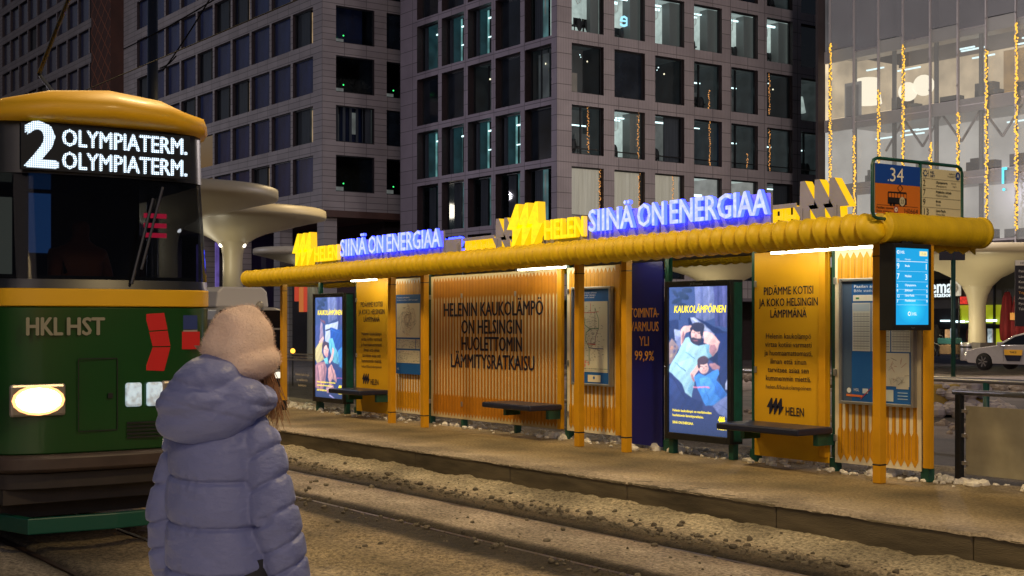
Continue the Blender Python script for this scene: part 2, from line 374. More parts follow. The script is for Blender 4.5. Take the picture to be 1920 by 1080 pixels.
grid('track_bed', fr(-60, -26, 1.) [:-1] + fr(-26, -5, .045) + fr(-5, 6, .3)[1:], sorted(set(fr(2.28, 8.66, .045) + [c + k * .012 for c in (3.2, 4.2, 6.52, 7.57) for k in range(-6, 7)])), bed_h, BED)
grid('ground', fr(-400, -120, 40)[:-1] + fr(-120, 40, 2)[:-1] + fr(40, 300, 40), fr(-60, 10, 10)[:-1] + fr(10, 14, .5)[:-1] + fr(14, 30, 1)[:-1] + fr(30, 400, 10),
     lambda x, y: slope(x, y) - (.12 if y < 12 else 0) + (.05 * max(0, nz(x, y, .9)) * gauss(y, 19.6, 1.2) if y > 12 else 0), ROAD)
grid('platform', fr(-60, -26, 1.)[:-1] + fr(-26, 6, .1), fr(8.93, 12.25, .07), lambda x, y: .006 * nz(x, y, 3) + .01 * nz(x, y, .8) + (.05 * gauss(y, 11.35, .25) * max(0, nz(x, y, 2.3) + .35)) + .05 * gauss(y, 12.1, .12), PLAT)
mb = MB(); mb.box(-60, 6, 8.95, 12.24, -.35, -.03); tag(mb.build('platform_base', KERB), kind='structure')
mb = MB(); x = -60.
while x < 6:
    x2 = x + (1.98 if x > -30 else 6); mb.box(x + .003, x2 - .003, 8.63, 8.94, -.33, .004 + rnd.uniform(-.004, .004)); x = x2 if x > -30 else x + 6
kb = mb.build('kerb', [KERB], bevel=.018); tag(kb, kind='structure')
m = ground_mat('kerb_top', [(8.62, (.40, .33, .25)), (8.9, (.43, .35, .26))], 8.6, 9, .4, .5, .03)
grid('kerb_frost', fr(-60, -26, 1.)[:-1] + fr(-26, 6, .05), [8.622, 8.632, 8.645] + fr(8.66, 8.935, .05), lambda x, y: (-.02 if y < 8.64 else 0) + .010 + .012 * max(-.3, nz(x, y, 4)) + .012 * nz(x, y, 13) , m)
mb = MB(); mb.box(-60, 4, -6, 1.95, -.35, -.01); mb.box(-60, 4, 1.955, 2.28, -.35, 0)
tag(mb.build('near_platform', NEARP, bevel=.015), kind='structure')
RAIL = mat('worn_rail', (.07, .05, .045), .45, .6, var=.4, scale=3)
mb = MB()
for c in (3.2, 4.2, 6.52, 7.57): mb.box(-60, 4, c - .022, c + .022, -.40, -.291)
tag(mb.build('tram_rails', RAIL), kind='structure')
def lumps(name, pts, m, kind='stuff', label=None):
    mb = MB()
    for (x, y, z, r) in pts:
        b0 = len(mb.v); mb.ball((x, y, z), (r * rnd.uniform(.8, 1.4), r * rnd.uniform(.7, 1.2), r * rnd.uniform(.55, .9)), 0, 7, 5)
        for i in range(b0, len(mb.v)):
            p = Vector(mb.v[i]); q = noise.noise(p * (1.1 / r)) * .45 * r
            d = (p - Vector((x, y, z))); mb.v[i] = tuple(p + d.normalized() * q)
    return tag(mb.build(name, m), label, kind=kind)
SNOW = mat('lumpy_snow', (.72, .68, .60), .75, var=.2, scale=9, bump=.3, bscale=40)
pts = []
for i in range(1000):
    x = rnd.uniform(-23, -8); d = abs(rnd.gauss(0, 1)); y = 11.25 + rnd.gauss(0, .16)
    r = min(.075, .010 + .017 * d * (1.6 if -14.5 < x < -12 else 1) * (.5 + max(0, .7 + nz(x, 0, .8))))
    pts.append((x, y, r * .35, r))
for i in range(90):
    x = rnd.uniform(-9.2, -4.5); r = rnd.uniform(.02, .075); pts.append((x, 11.25 + rnd.gauss(0, .10), r * .4, r))
lumps('snow_lumps', pts, SNOW)
DIRT = mat('dirty_ice', (.11, .09, .06), .7, var=.4, scale=20)
pts = []
for i in range(2200):
    x = rnd.uniform(-24, -4.5); y = rnd.choice([rnd.gauss(7.86, .09), rnd.gauss(8.0, .16), rnd.gauss(7.9, .06), rnd.uniform(4.5, 8.2), rnd.gauss(6.42, .12)]); r = rnd.choice([.007, .008, .009, .010, .012, .014, .022, .030])
    pts.append((x, y, bed_h(x, y) + r * .3, r))
lumps('dirty_ice_crumbs', pts, DIRT)

# ------------------------------------------------------------------ buildings
def facade_mat(name, col, bw, bh, rib=0, ribdir='x'):
    m = bpy.data.materials.new(name); m.use_nodes = True; t = m.node_tree; b = t.nodes['Principled BSDF']; L = t.links.new
    b.inputs['Roughness'].default_value = .7
    tc = t.nodes.new('ShaderNodeTexCoord'); sp = t.nodes.new('ShaderNodeSeparateXYZ'); cb = t.nodes.new('ShaderNodeCombineXYZ')
    L(tc.outputs['Object'], sp.inputs[0]); L(sp.outputs['X'], cb.inputs[0]); L(sp.outputs['Z'], cb.inputs[1])
    br = t.nodes.new('ShaderNodeTexBrick'); br.offset = 0; L(cb.outputs[0], br.inputs['Vector'])
    br.inputs['Scale'].default_value = 1; br.inputs['Brick Width'].default_value = bw; br.inputs['Row Height'].default_value = bh
    br.inputs['Mortar Size'].default_value = .025; br.inputs['Mortar Smooth'].default_value = .3
    br.inputs['Color1'].default_value = (*col, 1); br.inputs['Color2'].default_value = (*[c * .86 for c in col], 1); br.inputs['Mortar'].default_value = (*[c * .35 for c in col], 1)
    wv = t.nodes.new('ShaderNodeTexWave'); wv.bands_direction = 'X' if ribdir == 'x' else 'Y'; wv.inputs['Scale'].default_value = rib or 1; wv.inputs['Distortion'].default_value = 1.2; wv.inputs['Detail'].default_value = 3
    L(cb.outputs[0], wv.inputs['Vector'])
    mr = t.nodes.new('ShaderNodeMapRange'); mr.inputs[3].default_value = .78 if rib else 1; mr.inputs[4].default_value = 1.08 if rib else 1; L(wv.outputs['Fac'], mr.inputs[0])
    nn = t.nodes.new('ShaderNodeTexNoise'); nn.inputs['Scale'].default_value = .6; nn.inputs['Detail'].default_value = 6; L(cb.outputs[0], nn.inputs['Vector'])
    m2 = t.nodes.new('ShaderNodeMapRange'); m2.inputs[3].default_value = .7; m2.inputs[4].default_value = 1.3; L(nn.outputs['Fac'], m2.inputs[0])
    mu = t.nodes.new('ShaderNodeMath'); mu.operation = 'MULTIPLY'; L(mr.outputs[0], mu.inputs[0]); L(m2.outputs[0], mu.inputs[1])
    vm = t.nodes.new('ShaderNodeVectorMath'); vm.operation = 'SCALE'; L(br.outputs['Color'], vm.inputs[0]); L(mu.outputs[0], vm.inputs['Scale']); L(vm.outputs[0], b.inputs['Base Color'])
    return m
FAC_C = facade_mat('ribbed_concrete', (.33, .295, .29), 1.55, .9, 2.6)
FAC_C2 = facade_mat('ribbed_concrete_purple_light', (.32, .28, .31), 1.6, .9, 2.6)  # same concrete as above, purple light put into its colour
FAC_L = facade_mat('grey_tile_cladding', (.29, .265, .255), 1.7, .42, 5, 'y')
REV = mat('window_reveal', (.035, .024, .025), .5, var=.2)
PANE_D = mat('night_pane', (.010, .015, .022), .12, var=.5, scale=.9)
PANE_N = mat('navy_pane', (.014, .024, .075), .2, var=.5, scale=.8, stretch=(1, 1, .3))
PANE_C = glass('office_pane', (.9, .96, .95), .04, (.01, .01, .012), .02)
ROOM = {}
def room_mat(name, col, s, lo=.55, scale=1.2, stretch=None): ROOM[name] = emit('glow_room_' + name, col, s, sample=False, base=(.1, .1, .1), lo=lo, scale=scale, stretch=stretch)  # room surfaces emit, standing in for light from their lamps
room_mat('white', (.62, .72, .68), .85); room_mat('ceil', (.55, .66, .64), .5); room_mat('teal', (.18, .44, .44), .95, .35); room_mat('tealdim', (.035, .12, .15), .26, .3)
room_mat('warm', (.62, .52, .40), .55, .8, 9, (1, 1, .04)); room_mat('beige', (.36, .26, .20), .34, .6); room_mat('dim', (.10, .12, .12), .30, .3)
room_mat('teald', (.12, .30, .32), .5, .4); room_mat('black', (.015, .02, .024), .3, .3); room_mat('dimmer', (.05, .065, .07), .32, .35); room_mat('blue', (.05, .28, .85), .75, .5); room_mat('warmstrip', (.8, .5, .25), .55, .6); room_mat('orange', (.75, .45, .16), .62, .6); room_mat('greyw', (.46, .44, .42), .52, .6)
room_mat('half', (.30, .31, .30), .38, .5); room_mat('violet', (.20, .13, .55), .55, .5)
LAMP = emit('office_lamp', (.72, .97, 1.0), 2.2, sample=False); LAMPW = emit('warm_lamp', (1, .88, .62), 1.6, sample=False)
BULB = emit('fairy_bulb', (1, .52, .04), 1.5, sample=False); BULB2 = emit('faint_bulb', (1, .42, .10), .8, sample=False)
SIL = mat('furniture', (.015, .015, .018), .6); PILLAR = emit('glow_pillar', (.10, .11, .105), .3, sample=False, base=(.1, .1, .1), lo=.5, scale=1, stretch=(1, 1, .2))  # pillar emits faintly in place of room light falling on it
CURT = mat('curtain_cloth', (.05, .055, .07), .8, var=.4, scale=3, stretch=(6, 1, .1))
def facade(u0, u1, z0, z1, cols, rows, depth, m, skip=()):
    mb = MB(); ue = sorted({u0, u1, *[e for c in cols for e in c]}); ze = sorted({z0, z1, *[e for r in rows for e in r]})
    for a, b in zip(ue, ue[1:]):
        for c, d in zip(ze, ze[1:]):
            ci = next((i for i, k in enumerate(cols) if abs(k[0] - a) < 1e-6), None); ri = next((i for i, k in enumerate(rows) if abs(k[0] - c) < 1e-6), None)
            if ci is not None and ri is not None and (ci, ri) not in skip:
                mb.add([(a, 0, c), (b, 0, c), (b, 0, d), (a, 0, d), (a, depth, c), (b, depth, c), (b, depth, d), (a, depth, d)],
                       [(0, 4, 5, 1), (1, 5, 6, 2), (2, 6, 7, 3), (3, 7, 4, 0)], 1)
            else: mb.rect(a, b, c, d, 0)
    return mb
def frame_mesh(wd, ht, mull=(), trans=()):
    mb = MB(); t = .07
    mb.box(0, t, -.05, .06, 0, ht); mb.box(wd - t, wd, -.05, .06, 0, ht); mb.box(t, wd - t, -.05, .06, 0, t); mb.box(t, wd - t, -.05, .06, ht - t, ht)
    for q in mull: mb.box(q * wd - .03, q * wd + .03, -.045, .055, t, ht - t)
    for q in trans: mb.box(t, wd - t, -.042, .05, q * ht - .03, q * ht + .03)
    return mb.mesh('window', M['dark'])
def room(kind, wd, ht, seed, shallow=1.):
    """a furnished room behind a window: glowing walls, ceiling lamps, furniture; local x 0..wd, depth +y"""
    r = random.Random(seed); mb = MB(); mats = []
    def mi(m):
        if m not in mats: mats.append(m)
        return mats.index(m)
    D = 3.4; W0, W1 = -.25, wd + .25
    def shell(bm, cm, fm=SIL):
        mb.poly([(W0, D, 0), (W1, D, 0), (W1, D, ht + .1), (W0, D, ht + .1)], mi(bm))
        mb.poly([(W0, .1, 0), (W0, D, 0), (W0, D, ht + .1), (W0, .1, ht + .1)], mi(bm)); mb.poly([(W1, .1, 0), (W1, D, 0), (W1, D, ht + .1), (W1, .1, ht + .1)], mi(bm))
        mb.poly([(W0, .1, ht + .1), (W1, .1, ht + .1), (W1, D, ht + .1), (W0, D, ht + .1)], mi(cm)); mb.poly([(W0, .1, -.02), (W1, .1, -.02), (W1, D, -.02), (W0, D, -.02)], mi(fm))
    def lamps(n, m=LAMP):
        for i in range(n):
            y = .7 + i * 2.2 / max(1, n) + r.uniform(-.2, .2); x = r.uniform(.1, .5) * wd
            mb.box(x, x + wd * r.uniform(.35, .5), y, y + .1, ht - .28 - .1 * r.random(), ht - .22, mi(m))
    def desks(n):
        for i in range(n):
            x = r.uniform(0, wd * .75); mb.box(x, x + .9, 1.2, 1.9, .55, .62, mi(SIL)); mb.box(x + .1, x + .7, 1.5, 1.55, .65, 1.05, mi(SIL)); mb.ball((x + .4, 1.1, .62), (.22, .18, .4), mi(SIL), 8, 6)
            mb.tube([(x + .1, 1.3, 0), (x + .1, 1.3, .55)], .04, 5, mi(SIL)); mb.tube([(x + .8, 1.3, 0), (x + .8, 1.3, .55)], .04, 5, mi(SIL))
    if kind == 'office':
        shell(ROOM['white'], ROOM['ceil']); lamps(3); desks(2)
        if r.random() < .75: mb.box(wd * .74, W1, .35, 1.05, 0, ht, mi(PILLAR))
        mb.tube([(wd * .3, .8, ht), (wd * .33, .8, ht * .75), (wd * .42, .8, ht * .62), (wd * .5, .8, ht * .68), (wd * .5, .8, ht)], .025, 5, mi(M['white']))
    elif kind == 'half':
        shell(ROOM['half'], ROOM['dim']); lamps(1); desks(2); mb.box(wd * .5, W1, .2, .3, 0, ht, mi(CURT))
    elif kind == 'beige':
        shell(ROOM['black'], ROOM['dimmer']); mb.box(0, wd * .42, .9, 1, .1, ht * .45, mi(ROOM['beige'])); mb.box(wd * .0, wd * .35, 1.4, 1.5, ht * .45, ht * .8, mi(ROOM['dim'])); mb.box(wd * .45, wd * .47, .6, .65, ht * .82, ht * .84, mi(LAMP))
        mb.ball((wd * .72, .8, ht * .72), .05, mi(LAMPW)); mb.ball((wd * .55, 1.0, ht * .8), .03, mi(LAMP))
    elif kind == 'teal':
        shell(ROOM['tealdim'], ROOM['tealdim']); mb.box(wd * (.2 + .1 * r.random()), wd * .60, .6, .7, .1, ht, mi(ROOM['teal'])); mb.box(wd * .35, wd * .62, .42, .48, ht * .80, ht * .83, mi(LAMP)); mb.box(wd * .35, wd * .6, .42, .48, ht * .42, ht * .44, mi(LAMP)) if r.random() < .6 else None
        mb.box(-.2, wd * .16, .1, .16, 0, ht, mi(CURT)); mb.box(wd * .36, wd * .40, .5, .58, 0, ht, mi(SIL))
    elif kind == 'tealdim':
        shell(PANE_D, ROOM['tealdim']); mb.box(wd * .35, wd * .58, .55, .6, 0, ht, mi(ROOM['teald'])); mb.box(wd * .1, wd * .4, .3, .36, 0, ht, mi(CURT)); mb.box(wd * .45, wd * .5, .45, .5, ht * .5, ht * .9, mi(ROOM['half']))
    elif kind == 'warmdim':
        shell(ROOM['black'], ROOM['dimmer']); mb.box(wd * .2, wd * .6, .7, .8, .2, ht * .9, mi(ROOM['dim'])); mb.ball((wd * .5, .3, ht * .7), .06, mi(LAMPW)); mb.ball((wd * .7, .9, ht * .93), .05, mi(LAMP)); mb.box(wd * .3, wd * .36, .5, .56, 0, ht, mi(SIL)); desks(1)
    elif kind == 'curtain':
        n = 26; pts = []
        for i in range(n + 1): pts.append((wd * i / n, .3 + .07 * math.sin(i * 1.9), 0))
        for a, b in zip(pts, pts[1:]): mb.poly([a, b, (b[0], b[1], ht), (a[0], a[1], ht)], mi(ROOM['warm']))
        mb.box(0, wd, .5, .56, ht * .9, ht, mi(ROOM['warm']))
    elif kind == 'lobby':
        shell(ROOM['greyw'], ROOM['white']); mb.box(wd * .1, wd * .8, 1, 1.12, ht * .62, ht * .67, mi(LAMP)); mb.box(wd * .55, wd * .95, 2.2, 2.3, ht * .3, ht * .55, mi(ROOM['white'])); desks(1)
    elif kind == 'lampshade':
        shell(ROOM['dim'], ROOM['dim']); mb.lathe([(wd * .24, ht * .25), (wd * .16, ht * .62)], wd * .35, .8, 16, mi(ROOM['white'])); mb.tube([(wd * .35, .8, 0), (wd * .35, .8, ht * .3)], .03, 6, mi(SIL)); desks(1)
    elif kind == 'blue':
        shell(ROOM['dimmer'], ROOM['dim']); mb.box(wd * .28, wd * .58, 1.5, 1.6, .1, ht * .92, mi(ROOM['blue'])); desks(1); mb.box(wd * .3, wd * .56, .6, .66, ht * .85, ht * .87, mi(LAMP))
    elif kind == 'strip':
        shell(ROOM['dimmer'], ROOM['dim']); mb.box(wd * .1, wd * .7, .9, 1, ht * .62, ht * .645, mi(LAMP)); mb.box(wd * .5, wd, 1.9, 2, 0, ht * .5, mi(ROOM['dim'])); desks(1); mb.box(wd * .42, wd * .47, .4, .5, 0, ht, mi(SIL))
    elif kind == 'sliver':
        shell(PANE_N, PANE_N); mb.box(wd * .62, wd * .7, .25, .3, .1, ht * .95, mi(ROOM['warmstrip'])); mb.box(wd * .74, wd * .86, .25, .3, .1, ht * .9, mi(ROOM['beige'])); mb.box(-.2, wd * .55, .2, .25, 0, ht, mi(CURT))
        if r.random() < .4: mb.box(wd * .55, wd * .8, .5, .55, ht * .86, ht * .9, mi(LAMPW))
    elif kind == 'green':
        shell(ROOM['dim'], PANE_D); mb.box(0, wd * .2, .5, .6, 0, ht * .8, mi(ROOM['half'])); mb.box(wd * .6, wd * .75, .8, .9, ht * .3, ht * .9, mi(ROOM['half'])); mb.box(wd * .3, wd * .5, 1, 1.1, 0, ht * .6, mi(ROOM['warmstrip'])); mb.box(wd * .8, wd, .3, .35, 0, ht, mi(CURT))
        for i in range(5): mb.box(wd * (.1 + .17 * i), wd * (.16 + .17 * i), .3, .36, 0, ht, mi(CURT))
    elif kind == 'speck':
        shell(PANE_D, PANE_D); mb.box(wd * .02, wd * .32, .5, .56, .03, ht * .16, mi(ROOM['half'])); mb.ball((wd * .3, .4, ht * .25), .05, mi(GREENLED))
    if shallow != 1: mb.v = [(min(max(x, -.02), wd + .02), y * shallow, z) for x, y, z in mb.v]
    return mb.mesh('room', mats)
GREENLED = emit('exit_lamp', (.05, 1, .2), 2, sample=False)
FR_CACHE = {}
def window(bld, pos, rz, wd, ht, kind, seed, trans=(), recess=.45, mull=(), shallow=1.):
    key = (round(wd, 2), round(ht, 2), trans, mull)
    if key not in FR_CACHE: FR_CACHE[key] = frame_mesh(wd, ht, mull, trans)
    c, s = math.cos(rz), math.sin(rz)
    o = inst('window', FR_CACHE[key], bld, (pos[0] - s * recess, pos[1] + c * recess, pos[2]), rz)
    pk = ('pane', round(wd, 2), round(ht, 2), kind in ('dark', 'navy') and kind)
    if pk not in FR_CACHE:
        mb = MB(); mb.rect(.06, wd - .06, .06, ht - .06, .01); FR_CACHE[pk] = mb.mesh('pane', {'dark': PANE_D, 'navy': PANE_N}.get(kind, PANE_C))
    inst('pane', FR_CACHE[pk], o, (0, 0, 0))
    if kind not in ('dark', 'navy'):
        rk = (kind, round(wd, 2), round(ht, 2), seed % 5, shallow)
        if rk not in FR_CACHE: FR_CACHE[rk] = room(kind, wd, ht, seed % 5, shallow)
        inst('room', FR_CACHE[rk], o, (0, .02, 0))
    return o
# --- the pinkish grey office block in the middle
BX, BY = -62., 47.5
cb = thing('office_building', 'taupe grey office block with square windows, many of them lit, behind the shelter roof', 'building', (BX, BY, 0))
pit = (y_on(1502, BX) - y_on(1072, BX)) / 6; y0 = y_on(1072, BX)
ww = y_on(1132, BX) - y0
cols = [(y0 - BY + pit * i, y0 - BY + pit * i + ww) for i in range(7)]
rows = [(7.72 + 3.60 * i, 7.72 + 3.60 * i + 2.86) for i in range(-1, 5)]
facade(0, cols[-1][1] + 1.3, 3.0, 27, cols, rows, .45, FAC_C).build('wall', [FAC_C, REV], cb, rz=R(90))
kinds = {0: ['curtain'] * 3 + ['lobby', 'lobby', 'half', 'dim'], 1: ['curtain', 'curtain', 'curtain', 'lobby', 'lobby', 'half', 'half'],
         2: ['strip', 'office', 'half', 'blue', 'strip', 'strip', 'strip'], 3: ['beige', 'dark', 'beige', 'strip', 'strip', 'beige', 'lampshade'],
         4: ['office', 'office', 'office', 'office', 'office', 'office', 'dark'], 5: ['dark'] * 5 + ['strip', 'dark']}
kinds[0] = ['dark'] * 7
for ri, (za, zb) in enumerate(rows):
    for ci, (a, b) in enumerate(cols):
        tr = (.13,) if ri == 2 else ()
        if ri == 0: tr = ()
        window(cb, (0, a, za), R(90), b - a, zb - za, kinds[ri][ci], ri * 7 + ci * 3, tr, recess=.3, shallow=.5 if ci == 0 else 1)
E_ = [(x_on(a, BY), x_on(b, BY)) for a, b in ((782, 820), (828, 867), (876, 918), (928, 973), (984, 1032))]
p5 = (E_[-1][0] - E_[0][0]) / 4; w5 = 2.62
cols2 = [(E_[0][0] - BX + p5 * i, E_[0][0] - BX + p5 * i + w5) for i in range(5)]
rows2 = [(7.45 + 3.57 * i, 7.45 + 3.57 * i + 3.12) for i in range(-1, 5)]
L0 = cols2[0][0] - 2.2
facade(L0, 0, 3.0, 27, cols2, rows2, .55, FAC_C2).build('wall', [FAC_C2, REV], cb)
k2 = {0: ['tealdim'] * 5, 1: ['tealdim'] * 5, 2: ['teal', 'teal', 'teal', 'teal', 'dark'], 3: ['dark', 'dark', 'warmdim', 'dark', 'warmdim'], 4: ['teal', 'teal', 'teal', 'dark', 'tealdim'], 5: ['dark', 'dark', 'dark', 'dark', 'dark']}
for ri, (za, zb) in enumerate(rows2):
    for ci, (a, b) in enumerate(cols2): window(cb, (a, 0, za), 0, b - a, zb - za, k2[ri][ci], ri * 3 + ci, recess=.5, shallow=.17 if ci == 4 else 1)
mb = MB(); mb.box(L0, -.02, .6 + 3.6, 24, 26.9, 27); mb.poly([(L0, 0, 3), (L0, 24, 3), (L0, 24, 27), (L0, 0, 27)]); mb.box(L0, -.02, .0, 22, 2.8, 3.0); mb.build('roof', FAC_C2, cb)
mb = MB(); mb.rect(L0 + .5, -.3, -1.6, 2.8, 3.); mb.poly([(-3, 3, -1.6), (-3, 22, -1.6), (-3, 22, 2.8), (-3, 3, 2.8)]); mb.build('ground_floor', REV, cb)
sg = MB(); sg.text('le', 0, 0, 1.0, 0, xs=1.15, bold=.012, mirror=True, spacing=1.1, ext=.03); 
o = sg.build('window_lettering', emit('blue_white_letters', (.35, .75, 1), 1.5, sample=False), cb, loc=(-.9, cols[1][1] - .0, rows[4][0] + .95), rz=R(90))
# --- the long dark tiled block on the left
LX, LY = -81.5, 42.5
lb = thing('station_block', 'long dark grey tiled office block with rows of navy windows, left behind the tram', 'building', (LX, LY, 0))
xa = x_on(549, LY); xb = x_on(587, LY); pl = (xb - x_on(367, LY)) / 6; wl = xb - xa
rowsL = [(10.35 + 3.385 * i, 10.35 + 3.385 * i + 2.48) for i in range(0, 9)]
colsL = [(xa - LX - pl * i, xa - LX - pl * i + wl) for i in range(11)]
colsL = [c for c in colsL if proj(LX + c[0], LY, 20)[0] > 234]
xt1, xt0 = x_on(232, LY) - LX, x_on(195, LY) - LX
colsM = [(xt0 - 1.0 - wl - pl * i, xt0 - 1.0 - pl * i) for i in range(10)]
allc = sorted(colsL + colsM)
facade(colsM[-1][0] - 4, 0, 9.05, 42, allc, rowsL, .28, FAC_L).build('wall', [FAC_L, REV], lb)
litL = {(0, 1): 'sliver', (0, 3): 'sliver', (4, 4): 'sliver', (4, 2): 'sliver', (1, 5): 'sliver', (6, 2): 'sliver', (3, 4): 'sliver', (5, 3): 'sliver', (9, 3): 'sliver'}
cl = sorted(colsL, reverse=True) + sorted(colsM, reverse=True); k = 0
for ci, (a, b) in enumerate(cl):
    for ri, (za, zb) in enumerate(rowsL):
        px, py = proj(LX + (a + b) / 2, LY, za + 1.2)
        if py < -40 or px < -30 or (px < 400 and py > 235): continue
        kd = 'navy'
        h = (ci * 7 + ri * 13) % 11
        if h == 3 or (ci, ri) in litL: kd = 'sliver'
        window(lb, (a, 0, za), 0, b - a, zb - za, kd, ci + ri, recess=.25); k += 1
yw = [(y_on(630, LX) - LY, y_on(702, LX) - LY), (y_on(725, LX) - LY, y_on(725, LX) - LY + y_on(702, LX) - y_on(630, LX))]
facade(0, yw[1][1] + 8, 9.05, 42, yw, rowsL, .2, FAC_L).build('wall', [FAC_L, REV], lb, rz=R(90))
kr = [['speck', 'speck'], ['dark', 'dark'], ['dark', 'dark'], ['speck', 'dark'], ['dark', 'dark']]
kr = {0: ['speck', 'speck'], 1: ['green', 'dark'], 2: ['speck', 'speck'], 3: ['speck', 'dark'], 4: ['dark', 'dark'], 5: ['dark', 'dark']}
for ri in range(5):
    for ci in range(2): window(lb, (0, yw[ci][0], rowsL[ri][0]), R(90), yw[ci][1] - yw[ci][0], 2.48, kr[ri][ci], ri + ci, recess=.18)
BROWN = mat('rust_brown_panel', (.05, .018, .01), .6, var=.3, scale=.8); RUST = mat('orange_lattice', (.30, .09, .035), .5)
mb = MB(); mb.box(xt0, xt1, -1.2, 2, 4, 42)
for i in range(-2, 16):
    for sgn in (-1, 1):
        z0 = 14 + i * 1.6; z1 = z0 + sgn * (xt1 - xt0) * .85
        mb.line(xt0, z0, xt1, z1, .07, -1.21, 1)
mb.build('stair_tower', [BROWN, RUST], lb)
SOFF = mat('brown_soffit', (.07, .035, .025), .6, var=.2, scale=.7); DARKW = mat('dark_entrance', (.03, .022, .022), .6, var=.4, scale=.4)
mb = MB(); mb.box(colsM[-1][0] - 4, 0, 0, 18, 8.6, 9.05); mb.build('soffit', SOFF, lb)
mb = MB(); mb.rect(colsM[-1][0] - 4, -2, -2.5, 8.6, 6)
mb.poly([(-2, 6, -2.5), (-2, 20, -2.5), (-2, 20, 8.6), (-2, 6, 8.6)]); mb.build('entrance_wall', DARKW, lb)
mb = MB(); mb.rect(-2, 14, -2.5, 9.0, 20); mb.box(-1.9, 14, 8, 20, 4.6, 4.75); mb.build('rear_wall', DARKW, lb)
for xx in (-1.2, -8, -15, -22, -29): q = MB(); q.box(xx - .5, xx + .5, .5, 1.5, -2.5, 8.6); q.build('column', FAC_L, lb)
mb = MB()
for px0, px1, zt, zb_ in ((372, 409, 6.4, 1.),): mb.box(x_on(px0, 45) - LX, x_on(px1, 45) - LX, 2.3, 2.6, .5, 8.0)
mb.build('lit_shop_window', ROOM['violet'], lb)
mb = MB()
for i, (c, z0, z1) in enumerate(((0, 3.0, 4.3), (1, 2.2, 4.3), (0, 2.2, 4.3), (2, 2.5, 4.3), (0, 1.4, 2.6))):
    mb.box(-10.6 + i * .75, -9.95 + i * .75, 3.2, 3.3, z0, z1, c)
sb = mb.build('shop_banner', [emit('red_light', (1, .08, .03), .8, False), emit('orange_light', (1, .25, .05), .8, False), emit('blue_light', (.06, .2, 1), .8, False)], lb)
# ------------------------------------------------------------------ the yellow tram shelter
SX, SY = -15.4, 11.05
sh = thing('tram_shelter', 'long yellow tram stop shelter with corrugated duct along its roof edge and orange radiator panels', 'shelter', (SX, SY, 0))
def sb_(mb, name, mats, smooth=False, bevel=0, parent=None, fix=False):      # world-coordinate mesh as a part of the shelter
    mb.v = [(x - SX, y - SY, z * (1 + .0038 * (x + 13.2))) for x, y, z in mb.v]        # the platform falls away to the left
    return mb.build(name, mats, parent or sh, smooth, bevel, fix=fix)
MODS = [(-22.6, -18.0), (-18.0, -13.07), (-13.07, -8.42)]
for a, b in MODS:
    mb = MB(); mb.box(a + .01, b - .01, 10.28, 11.98, 2.36, 2.45); sb_(mb, 'roof', M['roof'], bevel=.01)
def duct(x0, x1, y, r0, flip=1):
    n = 22; k = max(4, round((x1 - x0) / .178)); pit = (x1 - x0) / k; mb = MB(); rings = []
    prof = [(0, .50), (0, 1.10), (.07, 1.11), (.10, 1.02), (.3, 1.05), (.5, 1.0), (.68, .88), (.86, .68), (1.0, .50)]
    for i in range(k):
        wob = 1 + .025 * math.sin(i * 2.7 + x0)
        for t, rr in prof:
            ring = []
            for j in range(n):
                a = 2 * math.pi * j / n; dn = (1 - math.sin(a)) / 2
                e = 1 + .05 * dn ** 3
                ring.append((x0 + (i + t) * pit + .05 * dn ** 1.5, y + flip * r0 * rr * wob * math.cos(a), 2.43 + r0 * rr * wob * e * math.sin(a)))
            rings.append(ring)
    mb.rings(rings); return mb
for a, b in MODS:
    sb_(duct(a + .02, b + .03, 10.28, .138), 'front_duct', M['duct'], True, fix=True)
    sb_(duct(a + .02, b, 11.9, .135), 'rear_duct', M['duct'], True, fix=True)
def end_duct(x):
    mb = MB(); rings = []; k = 34; n = 24
    for i in range(k + 1):
        y = 10.32 + (11.88 - 10.32) * i / k
        for dt, rr in ((0, 1.0), (.35, 1.022), (.7, 1.0)):
            if i == k and dt: break
            q = .145 * rr * (1.08 if i >= k - 1 else 1) * (1.0 + .01 * math.sin(i * 1.3))
            rings.append([(x + q * .95 * math.cos(2 * math.pi * j / n), y + dt * .048, 2.44 + q * math.sin(2 * math.pi * j / n)) for j in range(n)])
    mb.rings(rings); return mb
sb_(end_duct(-8.40), 'end_duct', M['duct'], True, fix=True)
sb_(end_duct(-22.58), 'end_duct', M['duct'], True, fix=True)
mb = MB()                                                     # scalloped trim hanging under the end of the roof
pts = [(10.75, 2.34)]
for i in range(13): pts.append((10.75 + i * .1, 2.23 + (.045 if i % 2 else 0)))
pts.append((11.95, 2.34)); mb.prism(pts, 0, .012); mb.v = [(-8.52 - y, x, z) for x, y, z in mb.v]
sb_(mb, 'scalloped_trim', M['duct'], fix=True)
POSTX = [-21.83, -18.06, -17.1, -13.4, -12.48, -8.67]
BAND = M['dark']
for i, x in enumerate(POSTX):
    mb = MB(); mb.box(x - .047, x + .047, 10.575, 10.67, .17 if i == 0 else .0, 2.36)
    mb.box(x - .05, x + .05, 10.572, 10.673, .17, .19, 1); mb.box(x - .05, x + .05, 10.572, 10.673, 2.18, 2.195, 1)
    if i == 0: mb.box(x - .043, x + .043, 10.58, 10.665, 0, .17, 1)
    sb_(mb, 'front_post', [M['yellow'], BAND], bevel=.008)
